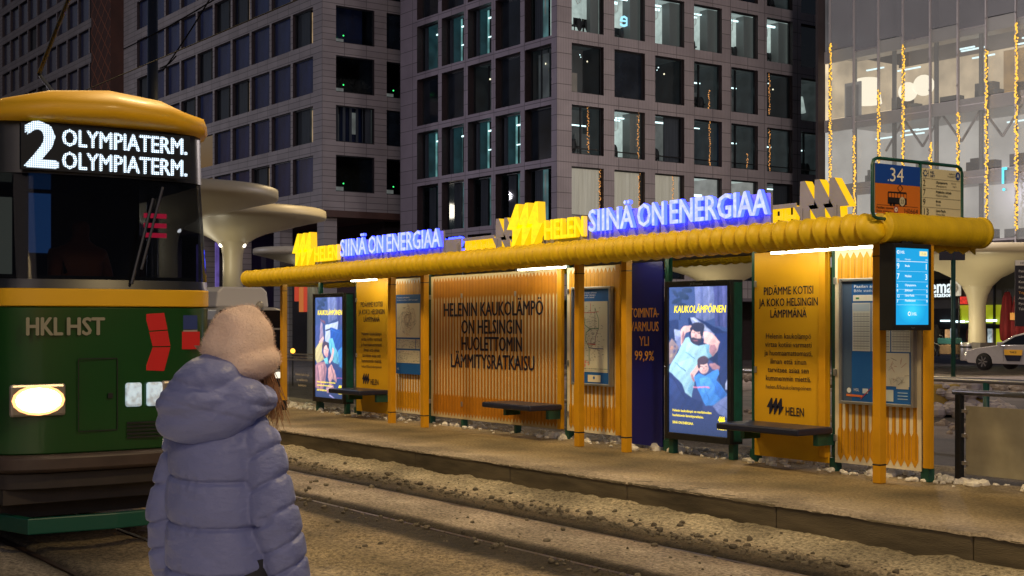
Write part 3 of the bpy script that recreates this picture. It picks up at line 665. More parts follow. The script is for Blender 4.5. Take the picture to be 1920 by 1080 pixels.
for x, wd in [(-21.35, .07), (-20.0, .07), (-17.68, .07), (-16.76, .022), (-15.4, .026), (-14.22, .06), (-13.02, .06), (-12.26, .07), (-10.80, .075), (-9.64, .06), (-8.47, .07)]:
    mb = MB(); mb.box(x - wd / 2, x + wd / 2, 11.075, 11.14, .0, 2.36, 1 if wd > .05 else 2)
    mb.box(x - wd / 2 - .015, x + wd / 2 + .015, 11.06, 11.15, 0, .14, 0)
    for zz in (.32, 1.0, 1.95): mb.box(x + wd / 2, x + wd / 2 + .03, 11.03, 11.07, zz, zz + .07, 3)
    sb_(mb, 'back_post', [M['green'], M['green'], M['dark'], M['alu']], bevel=.004)
for x in (-17.80, -14.31, -13.10, -9.74, -8.40):
    mb = MB(); mb.box(x - .045, x + .045, 11.0, 11.055, .14, 2.3); sb_(mb, 'edge_strip', M['yellow'], bevel=.004)
def strip_lamp(px0, px1):
    a, b = x_on(px0, 10.72), x_on(px1, 10.72)
    mb = MB(); mb.box(a, b, 10.68, 10.75, 2.282, 2.302); mb.box(a, b, 10.67, 10.76, 2.302, 2.36, 1)
    sb_(mb, 'strip_lamp', [M['tubelight'], M['alu']])
for a, b in MODS:                                             # lamp row tucked up behind the duct
    mb = MB(); mb.box(a + .3, b - .3, 10.82, 10.86, 2.335, 2.352); sb_(mb, 'strip_lamp', M['tuckedlight'])
for a in ((1450, 1640), (975, 1058), (662, 704)): strip_lamp(*a)
def radiator(x0, x1, z0, z1, pit=.08, hi=False):
    mb = MB(); mb.box(x0, x1, 0, .02, z0, z1, 0); n = int((x1 - x0 - .06) / pit); s = (x1 - x0 - n * pit) / 2
    for i in range(n):
        c = x0 + s + (i + .5) * pit; w1, w0 = pit * .47, pit * .26
        zs = [(z0 + .03, .004), (z0 + .09, w1), (z0 + .33, w1), (z0 + .37, w0), (z1 - .36, w0), (z1 - .32, w1), (z1 - .09, w1), (z1 - .03, .004)]
        pts = [(c - q, z) for z, q in reversed(zs)] + [(c + q, z) for z, q in zs]
        mb.prism(pts[::1], -.003, 0, 2 if hi and False else 1)
        mb.rect(c + w0 * .55, c + w0 * .8, z0 + .1, z1 - .1, -.0045, 3)
    return mb
def panel(mb, name, mats, **k):
    mb.v = [(x, y + 11.05, z) for x, y, z in mb.v]; return sb_(mb, name, mats, **k)
GROOVE = mat('bar_edge', (.22, .09, .008), .6)
RM = [M['cream_wide'], M['bar'], M['barhi'], GROOVE]; RM2 = [M['cream'], M['barhi'], M['barhi'], GROOVE]
panel(radiator(-18.72, -17.86, .13, 2.30), 'radiator_panel', RM2)
big = panel(radiator(-17.6, -14.36, .13, 2.30), 'radiator_panel', RM)
panel(radiator(-14.2, -13.15, .13, 2.30), 'radiator_panel', RM2)
panel(radiator(-9.6, -8.5, .10, 2.30, .086), 'radiator_panel', RM2)
mb = MB(); c = -15.98
for s, z, wd in (('HELENIN KAUKOLÄMPÖ', 1.68, 2.5), ('ON HELSINGIN', 1.42, 1.52), ('HUOLETTOMIN', 1.17, 1.52), ('LÄMMITYSRATKAISU', .91, 2.1)):
    mb.text(s, c, z, .20, -.006, 'CENTER', bold=.024, width=wd)
panel(mb, 'lettering', M['ink'], parent=big)
def flash(x, z, h, w_):                                   # three lightning strokes side by side
    P = [(.50, 1), (.62, 1), (.64, .50), (.80, .50), (.42, .0), (.33, .0), (.36, .42), (.12, .42)]
    return [[(x + (px + k * .40 - .12) * w_ / 1.48, z + q * h) for px, q in P][::-1] for k in range(3)]
def helen_panel(x0, x1):
    mb = MB(); mb.box(x0, x1, 0, .03, .08, 2.33); p = panel(mb, 'printed_panel', M['yellow_panel'], bevel=.004)
    mb = MB(); c = (x0 + x1) / 2 - .03; y = -.004
    for s, z, wd in (('PIDÄMME KOTISI', 1.86, .72), ('JA KOKO HELSINGIN', 1.735, .86), ('LÄMPIMÄNÄ', 1.61, .53)): mb.text(s, c, z, .085, y, 'CENTER', bold=.016, width=wd)
    for i, (s, wd) in enumerate((('Helenin kaukolämpö', .66), ('virtaa kotiisi varmasti', .68), ('ja huomaamattomasti,', .70), ('ilman että sinun', .52), ('tarvitsee asiaa sen', .60), ('kummemmin miettiä.', .66))):
        mb.text(s, c, 1.38 - i * .092, .058, y, 'CENTER', bold=.007, width=wd)
    mb.text('helen.fi/kaukolampoinen', c, .83, .045, y, 'CENTER', width=.66)
    lg = MB()
    for f in flash(c - .32, .55, .18, .26): lg.poly([(a, y, b) for a, b in f[::-1]])
    panel(lg, 'logo', M['ink'], parent=p)
    mb.text('HELEN', c - .04, .55, .09, y - .001, bold=.012, width=.26)
    panel(mb, 'lettering', M['ink'], parent=p)
helen_panel(-10.77, -9.69); helen_panel(-19.96, -18.86)
mb = MB(); mb.box(-12.98, -12.31, 0, .03, .05, 2.31); p = panel(mb, 'printed_panel', M['navy_panel'], bevel=.004)
mb = MB(); c = -12.64
for s, z, wd in (('TOIMINTA-', 1.63, .54), ('VARMUUS', 1.46, .53), ('YLI', 1.28, .18), ('99,9%', 1.10, .36)): mb.text(s, c, z, .115, -.004, 'CENTER', bold=.014, width=wd)
panel(mb, 'lettering', M['gold'], parent=p)
mb = MB(); mb.box(-22.5, -21.42, 0, .012, .12, 2.3); p = panel(mb, 'glass_pane', M['glass'])
mb = MB(); mb.box(-22.5, -21.42, -.03, -.005, 1.0, 1.03); mb.box(-22.5, -21.42, -.03, -.005, .90, .93); panel(mb, 'handrail', M['alu'])
mb = MB()
for i in range(20): mb.box(-22.45 + i * .05, -22.425 + i * .05, -.002, 0, .955, .975)
for i, s in enumerate(('Helenin kaukolämpö', 'on markkinoiden', 'huolettomin')): mb.text(s, -21.95, .62 - i * .1, .045, -.003, 'CENTER')
panel(mb, 'lettering', M['cream'], parent=p)
# benches bolted between the posts
def bench(x0, x1, label):
    t = thing('bench', label, 'bench', ((x0 + x1) / 2, 10.75, 0), group='shelter benches'); h = (x1 - x0) / 2
    mb = MB(); mb.box(-h, h, -.29, .25, .40, .475); mb.build('seat', M['navy'], t, bevel=.02)
    for s in (-1, 1):
        mb = MB(); mb.prism([(-.03, .28), (.03, .28), (.03, .398), (-.03, .398)], 0.05, .31); mb.v = [(x + s * (h - .07), y, z) for x, y, z in mb.v]; mb.build('bracket', M['green'], t)
bench(-10.78, -9.58, 'nearest dark navy shelter bench, in front of the yellow panel beside the timetable')
bench(-15.36, -14.24, 'dark navy shelter bench in front of the wide orange radiator panel')
bench(-19.85, -18.80, 'farthest dark navy shelter bench, overlapping the left backlit poster')

# ------------------------------------------------------------------ backlit poster cases
SK = (222, 176, 168); SK2 = (160, 112, 118); SKD = (120, 78, 90)
def P_(pts): return pts
def common(items_mid):
    it = [('p', [(0, 0), (385, 0), (385, 905), (0, 905)], (52, 66, 112))]
    for i in range(9): it.append(('p', [(0, 480 + i * 48), (385, 440 + i * 52), (385, 905), (0, 905)], (46 - i * 2, 58 - i * 3, 108 - i * 5)))
    it += [('p', [(170, 0), (290, 0), (300, 190), (180, 230)], (104, 112, 158)), ('p', [(205, 0), (222, 0), (226, 210), (212, 215)], (88, 96, 146)), ('p', [(255, 0), (265, 0), (272, 200), (262, 205)], (120, 126, 168)),
           ('p', [(290, 0), (385, 0), (385, 250), (300, 240)], (66, 66, 118)), ('p', [(312, 0), (325, 0), (330, 245), (318, 240)], (50, 50, 100)), ('p', [(345, 0), (362, 0), (366, 250), (350, 248)], (84, 82, 136)),
           ('e', 95, 55, 42, 20, (40, 52, 80), .6), ('e', 55, 85, 38, 16, (36, 48, 76), -.5), ('e', 120, 22, 34, 16, (44, 56, 86), .1), ('e', 40, 38, 30, 13, (46, 58, 90), .9), ('e', 85, 110, 36, 15, (38, 48, 78), .2), ('l', 70, 200, 85, 60, 5, (34, 44, 70))]
    return it + items_mid
FATHER = [('p', [(60, 200), (70, 330), (0, 330), (0, 210)], (34, 42, 84)),
    ('p', [(125, 195), (165, 182), (355, 272), (385, 276), (385, 640), (335, 610), (300, 470), (140, 330)], (20, 25, 66)), ('p', [(300, 290), (385, 280), (385, 560), (340, 600)], (26, 34, 84)),
    ('p', [(142, 190), (168, 186), (300, 288), (262, 330), (180, 300)], (136, 146, 184)), ('p', [(150, 196), (162, 190), (290, 290), (276, 300)], (176, 182, 208)),
    ('p', [(34, 262), (78, 268), (96, 380), (40, 330)], (152, 164, 196)), ('p', [(40, 300), (92, 312), (98, 400), (55, 380)], (120, 128, 170)),
    ('p', [(0, 350), (16, 320), (66, 372), (18, 475), (0, 480)], (140, 118, 118)), ('e', 20, 380, 9, 14, (180, 130, 110), .4), ('e', 34, 400, 8, 14, (96, 88, 120), .6), ('e', 14, 430, 8, 14, (176, 150, 130), .2), ('e', 40, 370, 6, 10, (90, 80, 110), 0),
    ('p', [(80, 262), (95, 242), (148, 240), (156, 268), (112, 285), (96, 320), (104, 350), (84, 366), (76, 320)], SK), ('p', [(84, 300), (96, 270), (104, 290), (98, 340), (88, 350)], SK2),
    ('p', [(84, 362), (108, 318), (128, 312), (160, 352), (200, 360), (262, 348), (284, 420), (250, 440), (206, 466), (168, 560), (162, 610), (148, 680), (110, 655), (86, 596), (0, 524), (4, 494), (40, 440)], (150, 190, 204)),
    ('p', [(120, 330), (160, 356), (205, 364), (180, 420), (110, 400)], (168, 206, 216)), ('p', [(60, 470), (140, 440), (176, 470), (140, 560), (60, 520)], (160, 200, 212)), ('p', [(150, 560), (168, 545), (164, 610), (148, 676), (124, 640)], (112, 158, 182)), ('l', 40, 470, 110, 520, 5, (84, 136, 160)), ('l', 110, 405, 170, 440, 4, (92, 144, 164)), ('p', [(240, 356), (264, 350), (284, 418), (252, 438)], (110, 156, 180)),
    ('p', [(228, 276), (282, 282), (330, 338), (316, 386), (284, 424), (262, 400), (268, 352), (228, 344)], SK), ('p', [(262, 400), (270, 356), (300, 350), (314, 380), (284, 424)], SK2), ('p', [(240, 300), (286, 310), (310, 340), (268, 336)], (226, 182, 174)),
    ('e', 186, 292, 39, 52, SK, .15), ('e', 176, 300, 16, 22, (226, 184, 178), .15), ('e', 190, 246, 43, 30, (44, 36, 50), .15), ('e', 218, 272, 13, 34, (40, 32, 46), .1), ('p', [(140, 318), (160, 310), (205, 318), (222, 300), (214, 342), (190, 354), (158, 350), (142, 336)], (58, 42, 52)), ('l', 160, 328, 186, 330, 4, (160, 96, 100)), ('l', 158, 280, 174, 282, 4, (60, 44, 56)), ('l', 190, 284, 208, 288, 4, (60, 44, 56)), ('p', [(176, 286), (186, 288), (180, 310), (168, 308)], (190, 140, 138)), ('e', 150, 258, 10, 16, (46, 36, 50), .4),
    ('p', [(0, 528), (86, 600), (110, 658), (150, 684), (225, 700), (215, 780), (0, 780)], (30, 40, 88)), ('p', [(0, 560), (70, 610), (100, 690), (40, 700), (0, 660)], (38, 52, 104)), ('l', 20, 560, 110, 690, 4, (22, 28, 70)),
    ('p', [(220, 700), (300, 690), (370, 740), (360, 800), (240, 790)], (40, 44, 88)),
    ('p', [(140, 535), (150, 520), (188, 475), (206, 490), (168, 548), (176, 570), (160, 585)], SK), ('p', [(144, 540), (160, 540), (172, 570), (160, 584)], SK2), ('p', [(262, 470), (300, 462), (330, 486), (322, 510), (280, 500)], SK2),
    ('p', [(166, 556), (196, 530), (240, 545), (282, 512), (318, 500), (326, 530), (308, 565), (375, 645), (340, 690), (290, 716), (240, 726), (224, 700), (180, 600)], (58, 122, 196)), ('p', [(200, 560), (262, 550), (300, 610), (260, 660), (214, 640)], (74, 140, 210)), ('p', [(308, 570), (370, 645), (340, 688), (296, 640)], (40, 92, 168)), ('l', 226, 590, 262, 690, 4, (44, 100, 176)), ('l', 280, 560, 320, 650, 4, (44, 98, 172)),
    ('e', 226, 492, 32, 42, SK, -.1), ('e', 220, 500, 16, 22, (228, 186, 180), 0), ('e', 224, 452, 37, 27, (74, 50, 56), -.1), ('e', 197, 476, 9, 24, (70, 46, 54), 0), ('l', 206, 488, 220, 490, 3.5, (70, 46, 56)), ('l', 234, 488, 248, 486, 3.5, (70, 46, 56)), ('l', 218, 516, 238, 514, 4, (168, 92, 100)), ('p', [(224, 490), (230, 490), (232, 504), (222, 504)], (188, 138, 136)),
    ('p', [(286, 720), (375, 654), (385, 720), (385, 790), (322, 770)], (96, 104, 148)), ('l', 320, 710, 380, 740, 4, (70, 78, 124)), ('p', [(362, 590), (385, 540), (385, 620), (366, 620)], (160, 166, 196)),
    ('l', 162, 614, 262, 614, 5, (222, 118, 138))]
FAMILY = [('p', [(0, 260), (60, 240), (70, 500), (0, 520)], (62, 70, 124)), ('p', [(75, 215), (100, 240), (120, 420), (78, 470), (60, 360)], (150, 128, 150)),
    ('p', [(140, 250), (240, 235), (316, 215), (300, 320), (200, 400), (138, 420)], (176, 186, 212)), ('p', [(205, 270), (385, 300), (385, 520), (300, 480), (210, 400)], (30, 72, 150)), ('l', 215, 290, 360, 330, 6, (46, 96, 172)), ('l', 205, 285, 150, 300, 12, (24, 30, 64)),
    ('p', [(60, 190), (140, 220), (136, 246), (90, 220)], SKD), ('p', [(45, 420), (60, 390), (100, 370), (100, 420), (90, 500), (130, 560), (20, 600), (0, 560), (0, 470)], (196, 178, 120)), ('p', [(50, 400), (86, 372), (112, 352), (120, 380), (70, 420)], SK),
    ('p', [(185, 395), (200, 372), (240, 368), (270, 440), (330, 520), (320, 600), (240, 580), (200, 470)], (96, 170, 190)), ('p', [(310, 480), (385, 430), (385, 640), (330, 620)], (54, 120, 176)), ('l', 215, 390, 250, 560, 6, (60, 126, 150)), ('l', 290, 500, 320, 620, 5, (44, 96, 150)),
    ('p', [(240, 450), (262, 470), (240, 560), (200, 596), (186, 580), (220, 530)], SK), ('e', 140, 440, 46, 40, (70, 48, 58), .2), ('e', 150, 480, 34, 50, SK, .25), ('e', 158, 520, 22, 22, (196, 146, 146), .2), ('l', 128, 470, 146, 474, 4, SKD), ('l', 160, 478, 172, 482, 4, SKD), ('l', 150, 520, 166, 522, 4, (170, 92, 100)), ('e', 172, 430, 12, 30, (66, 44, 54), -.3),
    ('p', [(120, 560), (170, 540), (180, 600), (130, 600)], (110, 190, 200)),
    ('p', [(0, 620), (40, 590), (130, 580), (160, 640), (140, 760), (100, 850), (0, 820)], (150, 104, 110)), ('p', [(40, 620), (110, 600), (120, 700), (80, 830), (60, 740)], (178, 128, 126)), ('l', 30, 640, 60, 820, 7, (104, 70, 88)), ('l', 90, 620, 100, 800, 6, (110, 76, 92)), ('l', 130, 620, 116, 760, 6, (108, 74, 90)),
    ('p', [(180, 640), (220, 600), (270, 660), (300, 720), (290, 760), (240, 730), (200, 770), (176, 720)], (188, 138, 132)), ('l', 220, 620, 262, 740, 8, (120, 82, 96)), ('p', [(150, 820), (200, 770), (250, 790), (262, 820), (220, 850), (160, 860)], (150, 108, 116)), ('l', 160, 830, 240, 800, 6, (208, 168, 160)),
    ('p', [(260, 640), (385, 660), (385, 860), (270, 850), (300, 740)], (26, 40, 96)), ('l', 300, 720, 385, 722, 4, (180, 80, 120)), ('l', 200, 880, 260, 905, 8, (150, 140, 190))]
def ad_case(x0, x1, z0, z1, art, label):
    t = thing('poster_case', label, 'poster case', (x0, 10.95, 0), group='backlit poster cases'); W = x1 - x0; T = .17
    mb = MB(); f = .055
    mb.box(0, W, .0, T, z0, z1); mb.box(0, f, -.03, 0, z0, z1); mb.box(W - f, W, -.03, 0, z0, z1); mb.box(f, W - f, -.03, 0, z0, z0 + .08); mb.box(f, W - f, -.03, 0, z1 - .07, z1)
    mb.box(W, W + .012, .02, T - .02, z0 + .03, z1 - .03, 1)
    mb.text('JCDecaux', W / 2, z1 - .05, .026, -.031, 'CENTER', m=2, width=.22)
    mb.build('case', [M['dark'], M['green'], M['alu']], t, bevel=.006)
    mb = MB(); w2, h2 = W - 2 * f, z1 - z0 - .15
    picture('poster', paint(w2, h2, common(art), len(art)), w2, h2, -.002, M['poster'], t, (f, 0, z0 + .08)); y = -.005
    YL = (250, 224, 40)
    mb.text('KAUKOLÄMPÖINEN', w2 * .52, h2 * .825, h2 * .048, y, 'CENTER', bold=.022, slant=.14, width=w2 * .86, col=YL)
    for s, q, wd in (('Helenin kaukolämpö on markkinoiden', .145, .66), ('huolettomin lämmitysratkaisu.', .112, .53), ('SIINÄ ON ENERGIAA.', .062, .36)): mb.text(s, w2 * .06, h2 * q, h2 * .017, y, bold=.012, width=w2 * wd, col=YL)
    for f2 in flash(w2 * .83, h2 * .085, h2 * .05, w2 * .12): mb.poly([(a, y, b) for a, b in f2[::-1]], 0, YL)
    mb.text('HELEN', w2 * .82, h2 * .045, h2 * .022, y, bold=.015, width=w2 * .14, col=YL)
    mb.build('poster_lettering', M['poster'], t, loc=(f, 0, z0 + .08))
    for x in (.05, W - .05):
        mb = MB(); mb.box(x - .04, x + .04, .03, .11, 0, z0); mb.build('foot', M['green'], t, bevel=.005)
ad_case(-12.13, -11.02, .18, 2.06, FATHER, 'backlit poster case showing a man and a child lying down, beside the navy panel')
ad_case(-21.3, -20.17, .18, 2.06, FAMILY, 'backlit poster case showing people resting under a blanket, at the far left of the shelter')

# ------------------------------------------------------------------ maps and timetable
BL = (24, 92, 168); CR = (226, 216, 188)
def board(px0, px1, z0, z1, label, kind, fr_=True, Y=11.0):
    x0, x1 = x_on(px0, Y), x_on(px1, Y); W, H = x1 - x0, z1 - z0
    t = thing('map_board', label, 'map board', (x0, Y, z0), group='information boards on the radiator panels')
    mb = MB(); d = .03
    mb.box(0, W, 0, .035, 0, H)
    if fr_:
        for a in ((-.03, 0, -.03, H + .03), (W, W + .03, -.03, H + .03), (0, W, -.03, 0), (0, W, H, H + .03)): mb.box(a[0], a[1], -.03, .035, a[2], a[3])
    mb.build('frame', M['alu'], t, bevel=.004)
    mb = MB(); r = random.Random(len(label)); mb.rect(.0, W, 0, H, -.003, 0, BL)
    def ln(x0, z0, x1, z1, w_, c): mb.line(x0, z0, x1, z1, w_, -.0065 - r.random() * .001, 0, c)
    if kind == 'tramnet':
        mb.rect(W * .07, W * .94, H * .12, H * .87, -.005, 0, (206, 204, 186)); mb.rect(W * .4, W * .75, H * .015, H * .09, -.005, 0, CR); mb.ell(W * .57, H * .06, .02, .02, -.006, 0, BL)
        mb.ell(W * .12, H * .935, .035, .045, -.005, 0, (30, 120, 80))
        for i, s in enumerate(('Helsingin raitiotiet', 'Spårvägar i Helsingfors', 'Trams in Helsinki')): mb.text(s, W * .28, H * (.955 - i * .025), .02, -.005, col=(240, 240, 240), width=W * (.36 - .03 * i))
        for c, pts in (((40, 120, 90), [(.32, .7), (.32, .62), (.45, .58), (.7, .58), (.7, .68), (.6, .8)]), ((40, 120, 90), [(.5, .58), (.36, .54), (.34, .46), (.44, .38), (.44, .2)]), ((120, 90, 110), [(.7, .58), (.62, .5), (.6, .42), (.42, .42)]),
                       ((190, 90, 90), [(.3, .75), (.48, .75), (.48, .85)]), ((190, 90, 90), [(.48, .75), (.7, .76)]), ((60, 80, 140), [(.42, .38), (.6, .37), (.82, .37)]), ((190, 80, 80), [(.4, .42), (.62, .41)]), ((110, 110, 110), [(.6, .8), (.6, .58)]), ((110, 110, 110), [(.22, .66), (.22, .85)])):
            for a, b in zip(pts, pts[1:]): ln(a[0] * W, a[1] * H, b[0] * W, b[1] * H, .009, c)
        for i in range(150):
            x, z = r.gauss(.5, .16), r.gauss(.5, .17)
            if .1 < x < .9 and .2 < z < .84: ln(x * W, z * H, x * W + r.uniform(.01, .035), z * H + r.choice([0, .004]), .005, (90, 90, 92))
        for i in range(6): mb.ell(W * r.uniform(.3, .45), H * r.uniform(.18, .24), .02, .012, -.0062, 0, (222, 150, 140))
        for i in range(24): ln(W * (.12 + .035 * i), H * .155, W * (.14 + .035 * i), H * .155, .012, r.choice([(70, 70, 70), (150, 150, 150), (60, 120, 80)])); ln(W * (.12 + .035 * i), H * .135, W * (.13 + .035 * i), H * .135, .008, (120, 120, 120))
    elif kind == 'citymap':
        mb.rect(W * .05, W * .97, H * .46, H * .89, -.005, 0, CR); mb.rect(W * .05, W * .80, H * .32, H * .44, -.005, 0, (206, 200, 178)); mb.rect(W * .82, W * .97, H * .32, H * .44, -.005, 0, (206, 200, 178)); mb.rect(W * .05, W * .97, H * .14, H * .30, -.005, 0, (206, 200, 178))
        mb.text('HSL-alueen joukkoliikenne', W * .06, H * .955, .022, -.005, col=(240, 240, 240), width=W * .5); mb.text('Kollektivtrafiken i HRT-området', W * .06, H * .925, .018, -.005, col=(240, 240, 240), width=W * .82)
        for i in range(170):
            a = r.uniform(0, 6.3); q = r.uniform(.05, .4); x, z = .5 + q * math.cos(a) * .85, .68 + q * math.sin(a) * .47
            if not (.08 < x < .92 and .48 < z < .87): continue
            da = r.uniform(-.8, .8); ln(x * W, z * H, x * W + .06 * math.cos(a + 1.5 + da), z * H + .06 * math.sin(a + 1.5 + da), .004, r.choice([(120, 110, 100), (160, 110, 100), (130, 120, 110), (90, 100, 90), (176, 130, 110)]))
        for i in range(120):
            x, z = r.uniform(.07, .93), r.choice([r.uniform(.33, .43), r.uniform(.15, .29)]); ln(x * W, z * H, x * W + .03, z * H, .006, (130, 126, 120))
        mb.text('HSL', W * .06, H * .05, .03, -.005, col=(220, 230, 240))
    else:
        mb.rect(0, W * .14, 0, H, -.0045, 0, (70, 90, 120)); mb.text('Pasilan asema', W * .17, H * .945, .03, -.006, bold=.01, col=(240, 240, 240), width=W * .42); mb.text('Böle station', W * .17, H * .91, .028, -.006, col=(230, 235, 240), width=W * .32)
        mb.rect(W * .16, W * .97, H * .835, H * .885, -.005, 0, (222, 222, 210)); mb.rect(W * .20, W * .25, H * .85, H * .865, -.006, 0, (60, 130, 80)); mb.rect(W * .5, W * .55, H * .85, H * .865, -.006, 0, (60, 130, 80))
        for k in range(3):
            a = W * (.15 + .28 * k); b = a + W * .265; mb.rect(a, b, H * .42, H * .82, -.005, 0, (198, 202, 200)); mb.rect(a + .01, b - .01, H * .75, H * .81, -.006, 0, (168, 186, 208))
            for i in range(15): mb.rect(a + .012, b - .012, H * (.435 + .0205 * i), H * (.445 + .0205 * i), -.006, 0, (150, 152, 156) if i % 2 else (176, 178, 180))
            for i in range(5): mb.rect(a + .03 + i * W * .045, a + .034 + i * W * .045, H * .43, H * .74, -.0065, 0, (150, 160, 170))
        mb.rect(W * .45, W * .96, H * .14, H * .41, -.005, 0, (190, 188, 178)); mb.rect(W * .78, W * .95, H * .12, H * .22, -.0055, 0, (176, 176, 170)); mb.rect(W * .45, W * .74, .02, H * .11, -.0055, 0, (196, 206, 204))
        for i in range(34): x, z = r.uniform(.47, .9), r.uniform(.16, .39); ln(x * W, z * H, (x + r.uniform(-.08, .1)) * W, (z + r.uniform(-.05, .05)) * H, .005, r.choice([(120, 118, 112), (150, 148, 140), (160, 120, 110)]))
        mb.ell(W * .1, H * .09, .028, .028, -.006, 0, (220, 230, 240), 10); mb.text('HSL', W * .17, H * .085, .03, -.006, col=(220, 230, 240)); ln(W * .06, H * .05, W * .3, H * .045, .022, (225, 120, 60)); ln(W * .27, H * .02, W * .43, H * .12, .008, (170, 40, 60)); mb.rect(W * .3, W * .38, H * .07, H * .11, -.006, 0, (200, 215, 230))
        for i in range(3): ln(W * .8, H * (.09 - .025 * i), W * .94, H * (.09 - .025 * i), .008, (170, 195, 220))
    mb.build('printed_sheet', M['print'], t)
    return t
board(1076, 1144, .78, 2.0, 'framed tram network map between the navy panel and the wide radiator panel', 'tramnet')
board(742, 789, .75, 2.0, 'blue headed city map with two plans under it, on the narrow radiator panel at left', 'citymap', False)
tb = board(1580, 1711, .76, 2.0, 'blue timetable board behind the nearest yellow post at the right end of the shelter', 'timetable')
tb['category'] = 'timetable'; tb.name = 'timetable_board'

# ------------------------------------------------------------------ glowing roof signs
def roof_sign(x0, y, flip, label, cut=4.75):
    """logo, name and slogan standing on the roof; local x runs 0..4.75 from the logo"""
    t = thing('roof_sign', label, 'light sign', (x0, y, 2.45), R(180) if flip else 0, 'glowing signs on the shelter roof')
    t.rotation_euler.y = .0092 if flip else -.0092; t.location.z = 2.45 + .0092 * (x0 + 13.2)
    Z = -2.45
    for a, b in ((1.74, 3.0), (3.03, 4.77)): mb = MB(); mb.box(a, b, .07, .10, .0, .475); mb.build('backing_board', M['lilac'], t)
    for xx in (1.8, 2.9, 3.1, 4.7, .2, .7): mb = MB(); mb.box(xx - .015, xx + .015, .101, .14, -.04, .4); mb.build('bracket', M['lilac'], t)
    mb = MB(); mb.box(.80, 1.66, .07, .10, .0, .40); mb.build('name_board', M['lilac'], t)
    mb = MB()
    for f in flash(.02, .14, .565, .80): mb.prism(f[::-1] if False else f[::-1], 0, .12, 0, 1)
    mb.build('logo', [M['yglow'], M['yglow2']], t, fix=False)
    mb = MB(); mb.text('HELEN', .84, .20, .245, 0, bold=.03, ext=.06, m=0, ms=1, width=.80); mb.build('name_lettering', [M['yglow'], M['yglow2']], t)
    mb = MB()
    for s, x, wd in (('SIINÄ', 1.76, .84), ('ON', 2.68, .46), ('ENERGIAA', 3.24, 1.52)): mb.text(s, x, .245, .265, 0, bold=.019, ext=.05, m=0, ms=1, width=wd)
    mb.build('slogan_lettering', [M['bface'], M['bside']], t)
    return t
roof_sign(-21.27, 10.5, False, 'front roof sign with yellow flash logo and blue slogan, on the far left roof part')
roof_sign(-14.83, 10.5, False, 'nearer front roof sign, yellow flash logo and large blue slogan above the navy panel')
def rear_sign(x1, y, label):                       # faces the street, seen from behind
    t = roof_sign(x1, y, True, label)
    for c in t.children:
        if c.name.startswith('logo'): c.data.materials[0] = M['yglow2']; c.data.materials[1] = M['yglow2']
    mb = MB()
    for f in flash(.02, .14, .565, .80): mb.prism(f[::-1], .121, .13)
    mb.build('logo_back', M['lilac'], t)
    mb = MB(); mb.box(.80, 1.66, .101, .112, .42, .47); mb.box(.80, 1.66, .101, .112, .10, .16); mb.build('rail', M['lilac'], t)
    for c in t.children:
        if c.name.startswith('name_board'): bpy.data.objects.remove(c); break
    return t
rear_sign(-15.95, 11.75, 'rear roof sign seen from behind, mirrored letters between the two front signs')
rear_sign(-9.88, 11.75, 'rear roof sign seen from behind, grey flash logo at the right end of the roof')

# ------------------------------------------------------------------ stop sign on the roof end, departure screen
t = thing('stop_sign', 'green framed tram stop sign 34 in blue and orange standing on the roof end', 'stop sign', (-8.36, 10.14, 2.56), R(90))
W, H = 1.36, .57
mb = MB(); r_ = .06
def rr(x0, x1, z0, z1, r): return [(x0 + r - r * math.cos(a), z0 + r - r * math.sin(a)) for a in (0, R(45), R(90))] + [(x1 - r + r * math.sin(a), z0 + r - r * math.cos(a)) for a in (0, R(45), R(90))] + [(x1 - r + r * math.cos(a), z1 - r + r * math.sin(a)) for a in (0, R(45), R(90))] + [(x0 + r - r * math.sin(a), z1 - r + r * math.cos(a)) for a in (0, R(45), R(90))]
pts = rr(0, W, 0, H, .07); path = [(x, 0, z) for x, z in pts] + [(pts[0][0], 0, pts[0][1]), (pts[1][0], 0, pts[1][1])]
mb.tube(path, .017, 8, 0, False); mb.tube([(W * .52, 0, 0), (W * .52, 0, H)], .016, 8)
for xx in (.3, 1.1): mb.tube([(xx, 0, -.1), (xx, 0, 0)], .016, 8)
mb.build('frame', M['green'], t, True)
mb = MB(); mb.box(.03, W * .51, -.008, .008, .05, .52); mb.rect(.03, W * .51, .335, .52, -.010, 0, (14, 66, 158)); mb.rect(.03, W * .51, .05, .333, -.010, 0, (206, 112, 22))
for i in range(len(mb.c)):
    if mb.c[i] is None: mb.c[i] = (120, 120, 120)
y = -.0125; K = (24, 20, 20)
mb.text('34', .34, .36, .13, y, 'CENTER', bold=.0, width=.20, col=(236, 232, 214)); mb.rect(.21, .222, .362, .374, y, 0, (236, 232, 214))
mb.rect(.21, .49, .145, .205, y, 0, K); mb.rect(.21, .49, .205, .255, y, 0, K)
for i in range(6): mb.rect(.222 + i * .045, .258 + i * .045, .208, .247, y - .001, 0, (206, 112, 22))
mb.line(.215, .258, .485, .262, .008, y, 0, K)
for a, b in (((.39, .262), (.35, .30)), ((.35, .30), (.39, .335)), ((.39, .335), (.43, .30)), ((.43, .30), (.39, .262))): mb.line(*a, *b, .007, y - .0015, 0, K)
for c in (.255, .30, .40, .445): mb.ell(c, .142, .018, .016, y, 0, K, 10)
mb.ell(.42, .175, .042, .045, y - .002, 0, (190, 180, 150), 16); mb.text('23', .42, .157, .035, y - .003, 'CENTER', col=K)
mb.rect(.05, .66, .128, .131, y, 0, K); mb.text('Pasilan asema', .045, .094, .022, y, bold=.01, width=.24, col=K); mb.text('Böle station', .045, .062, .022, y, width=.21, col=K)
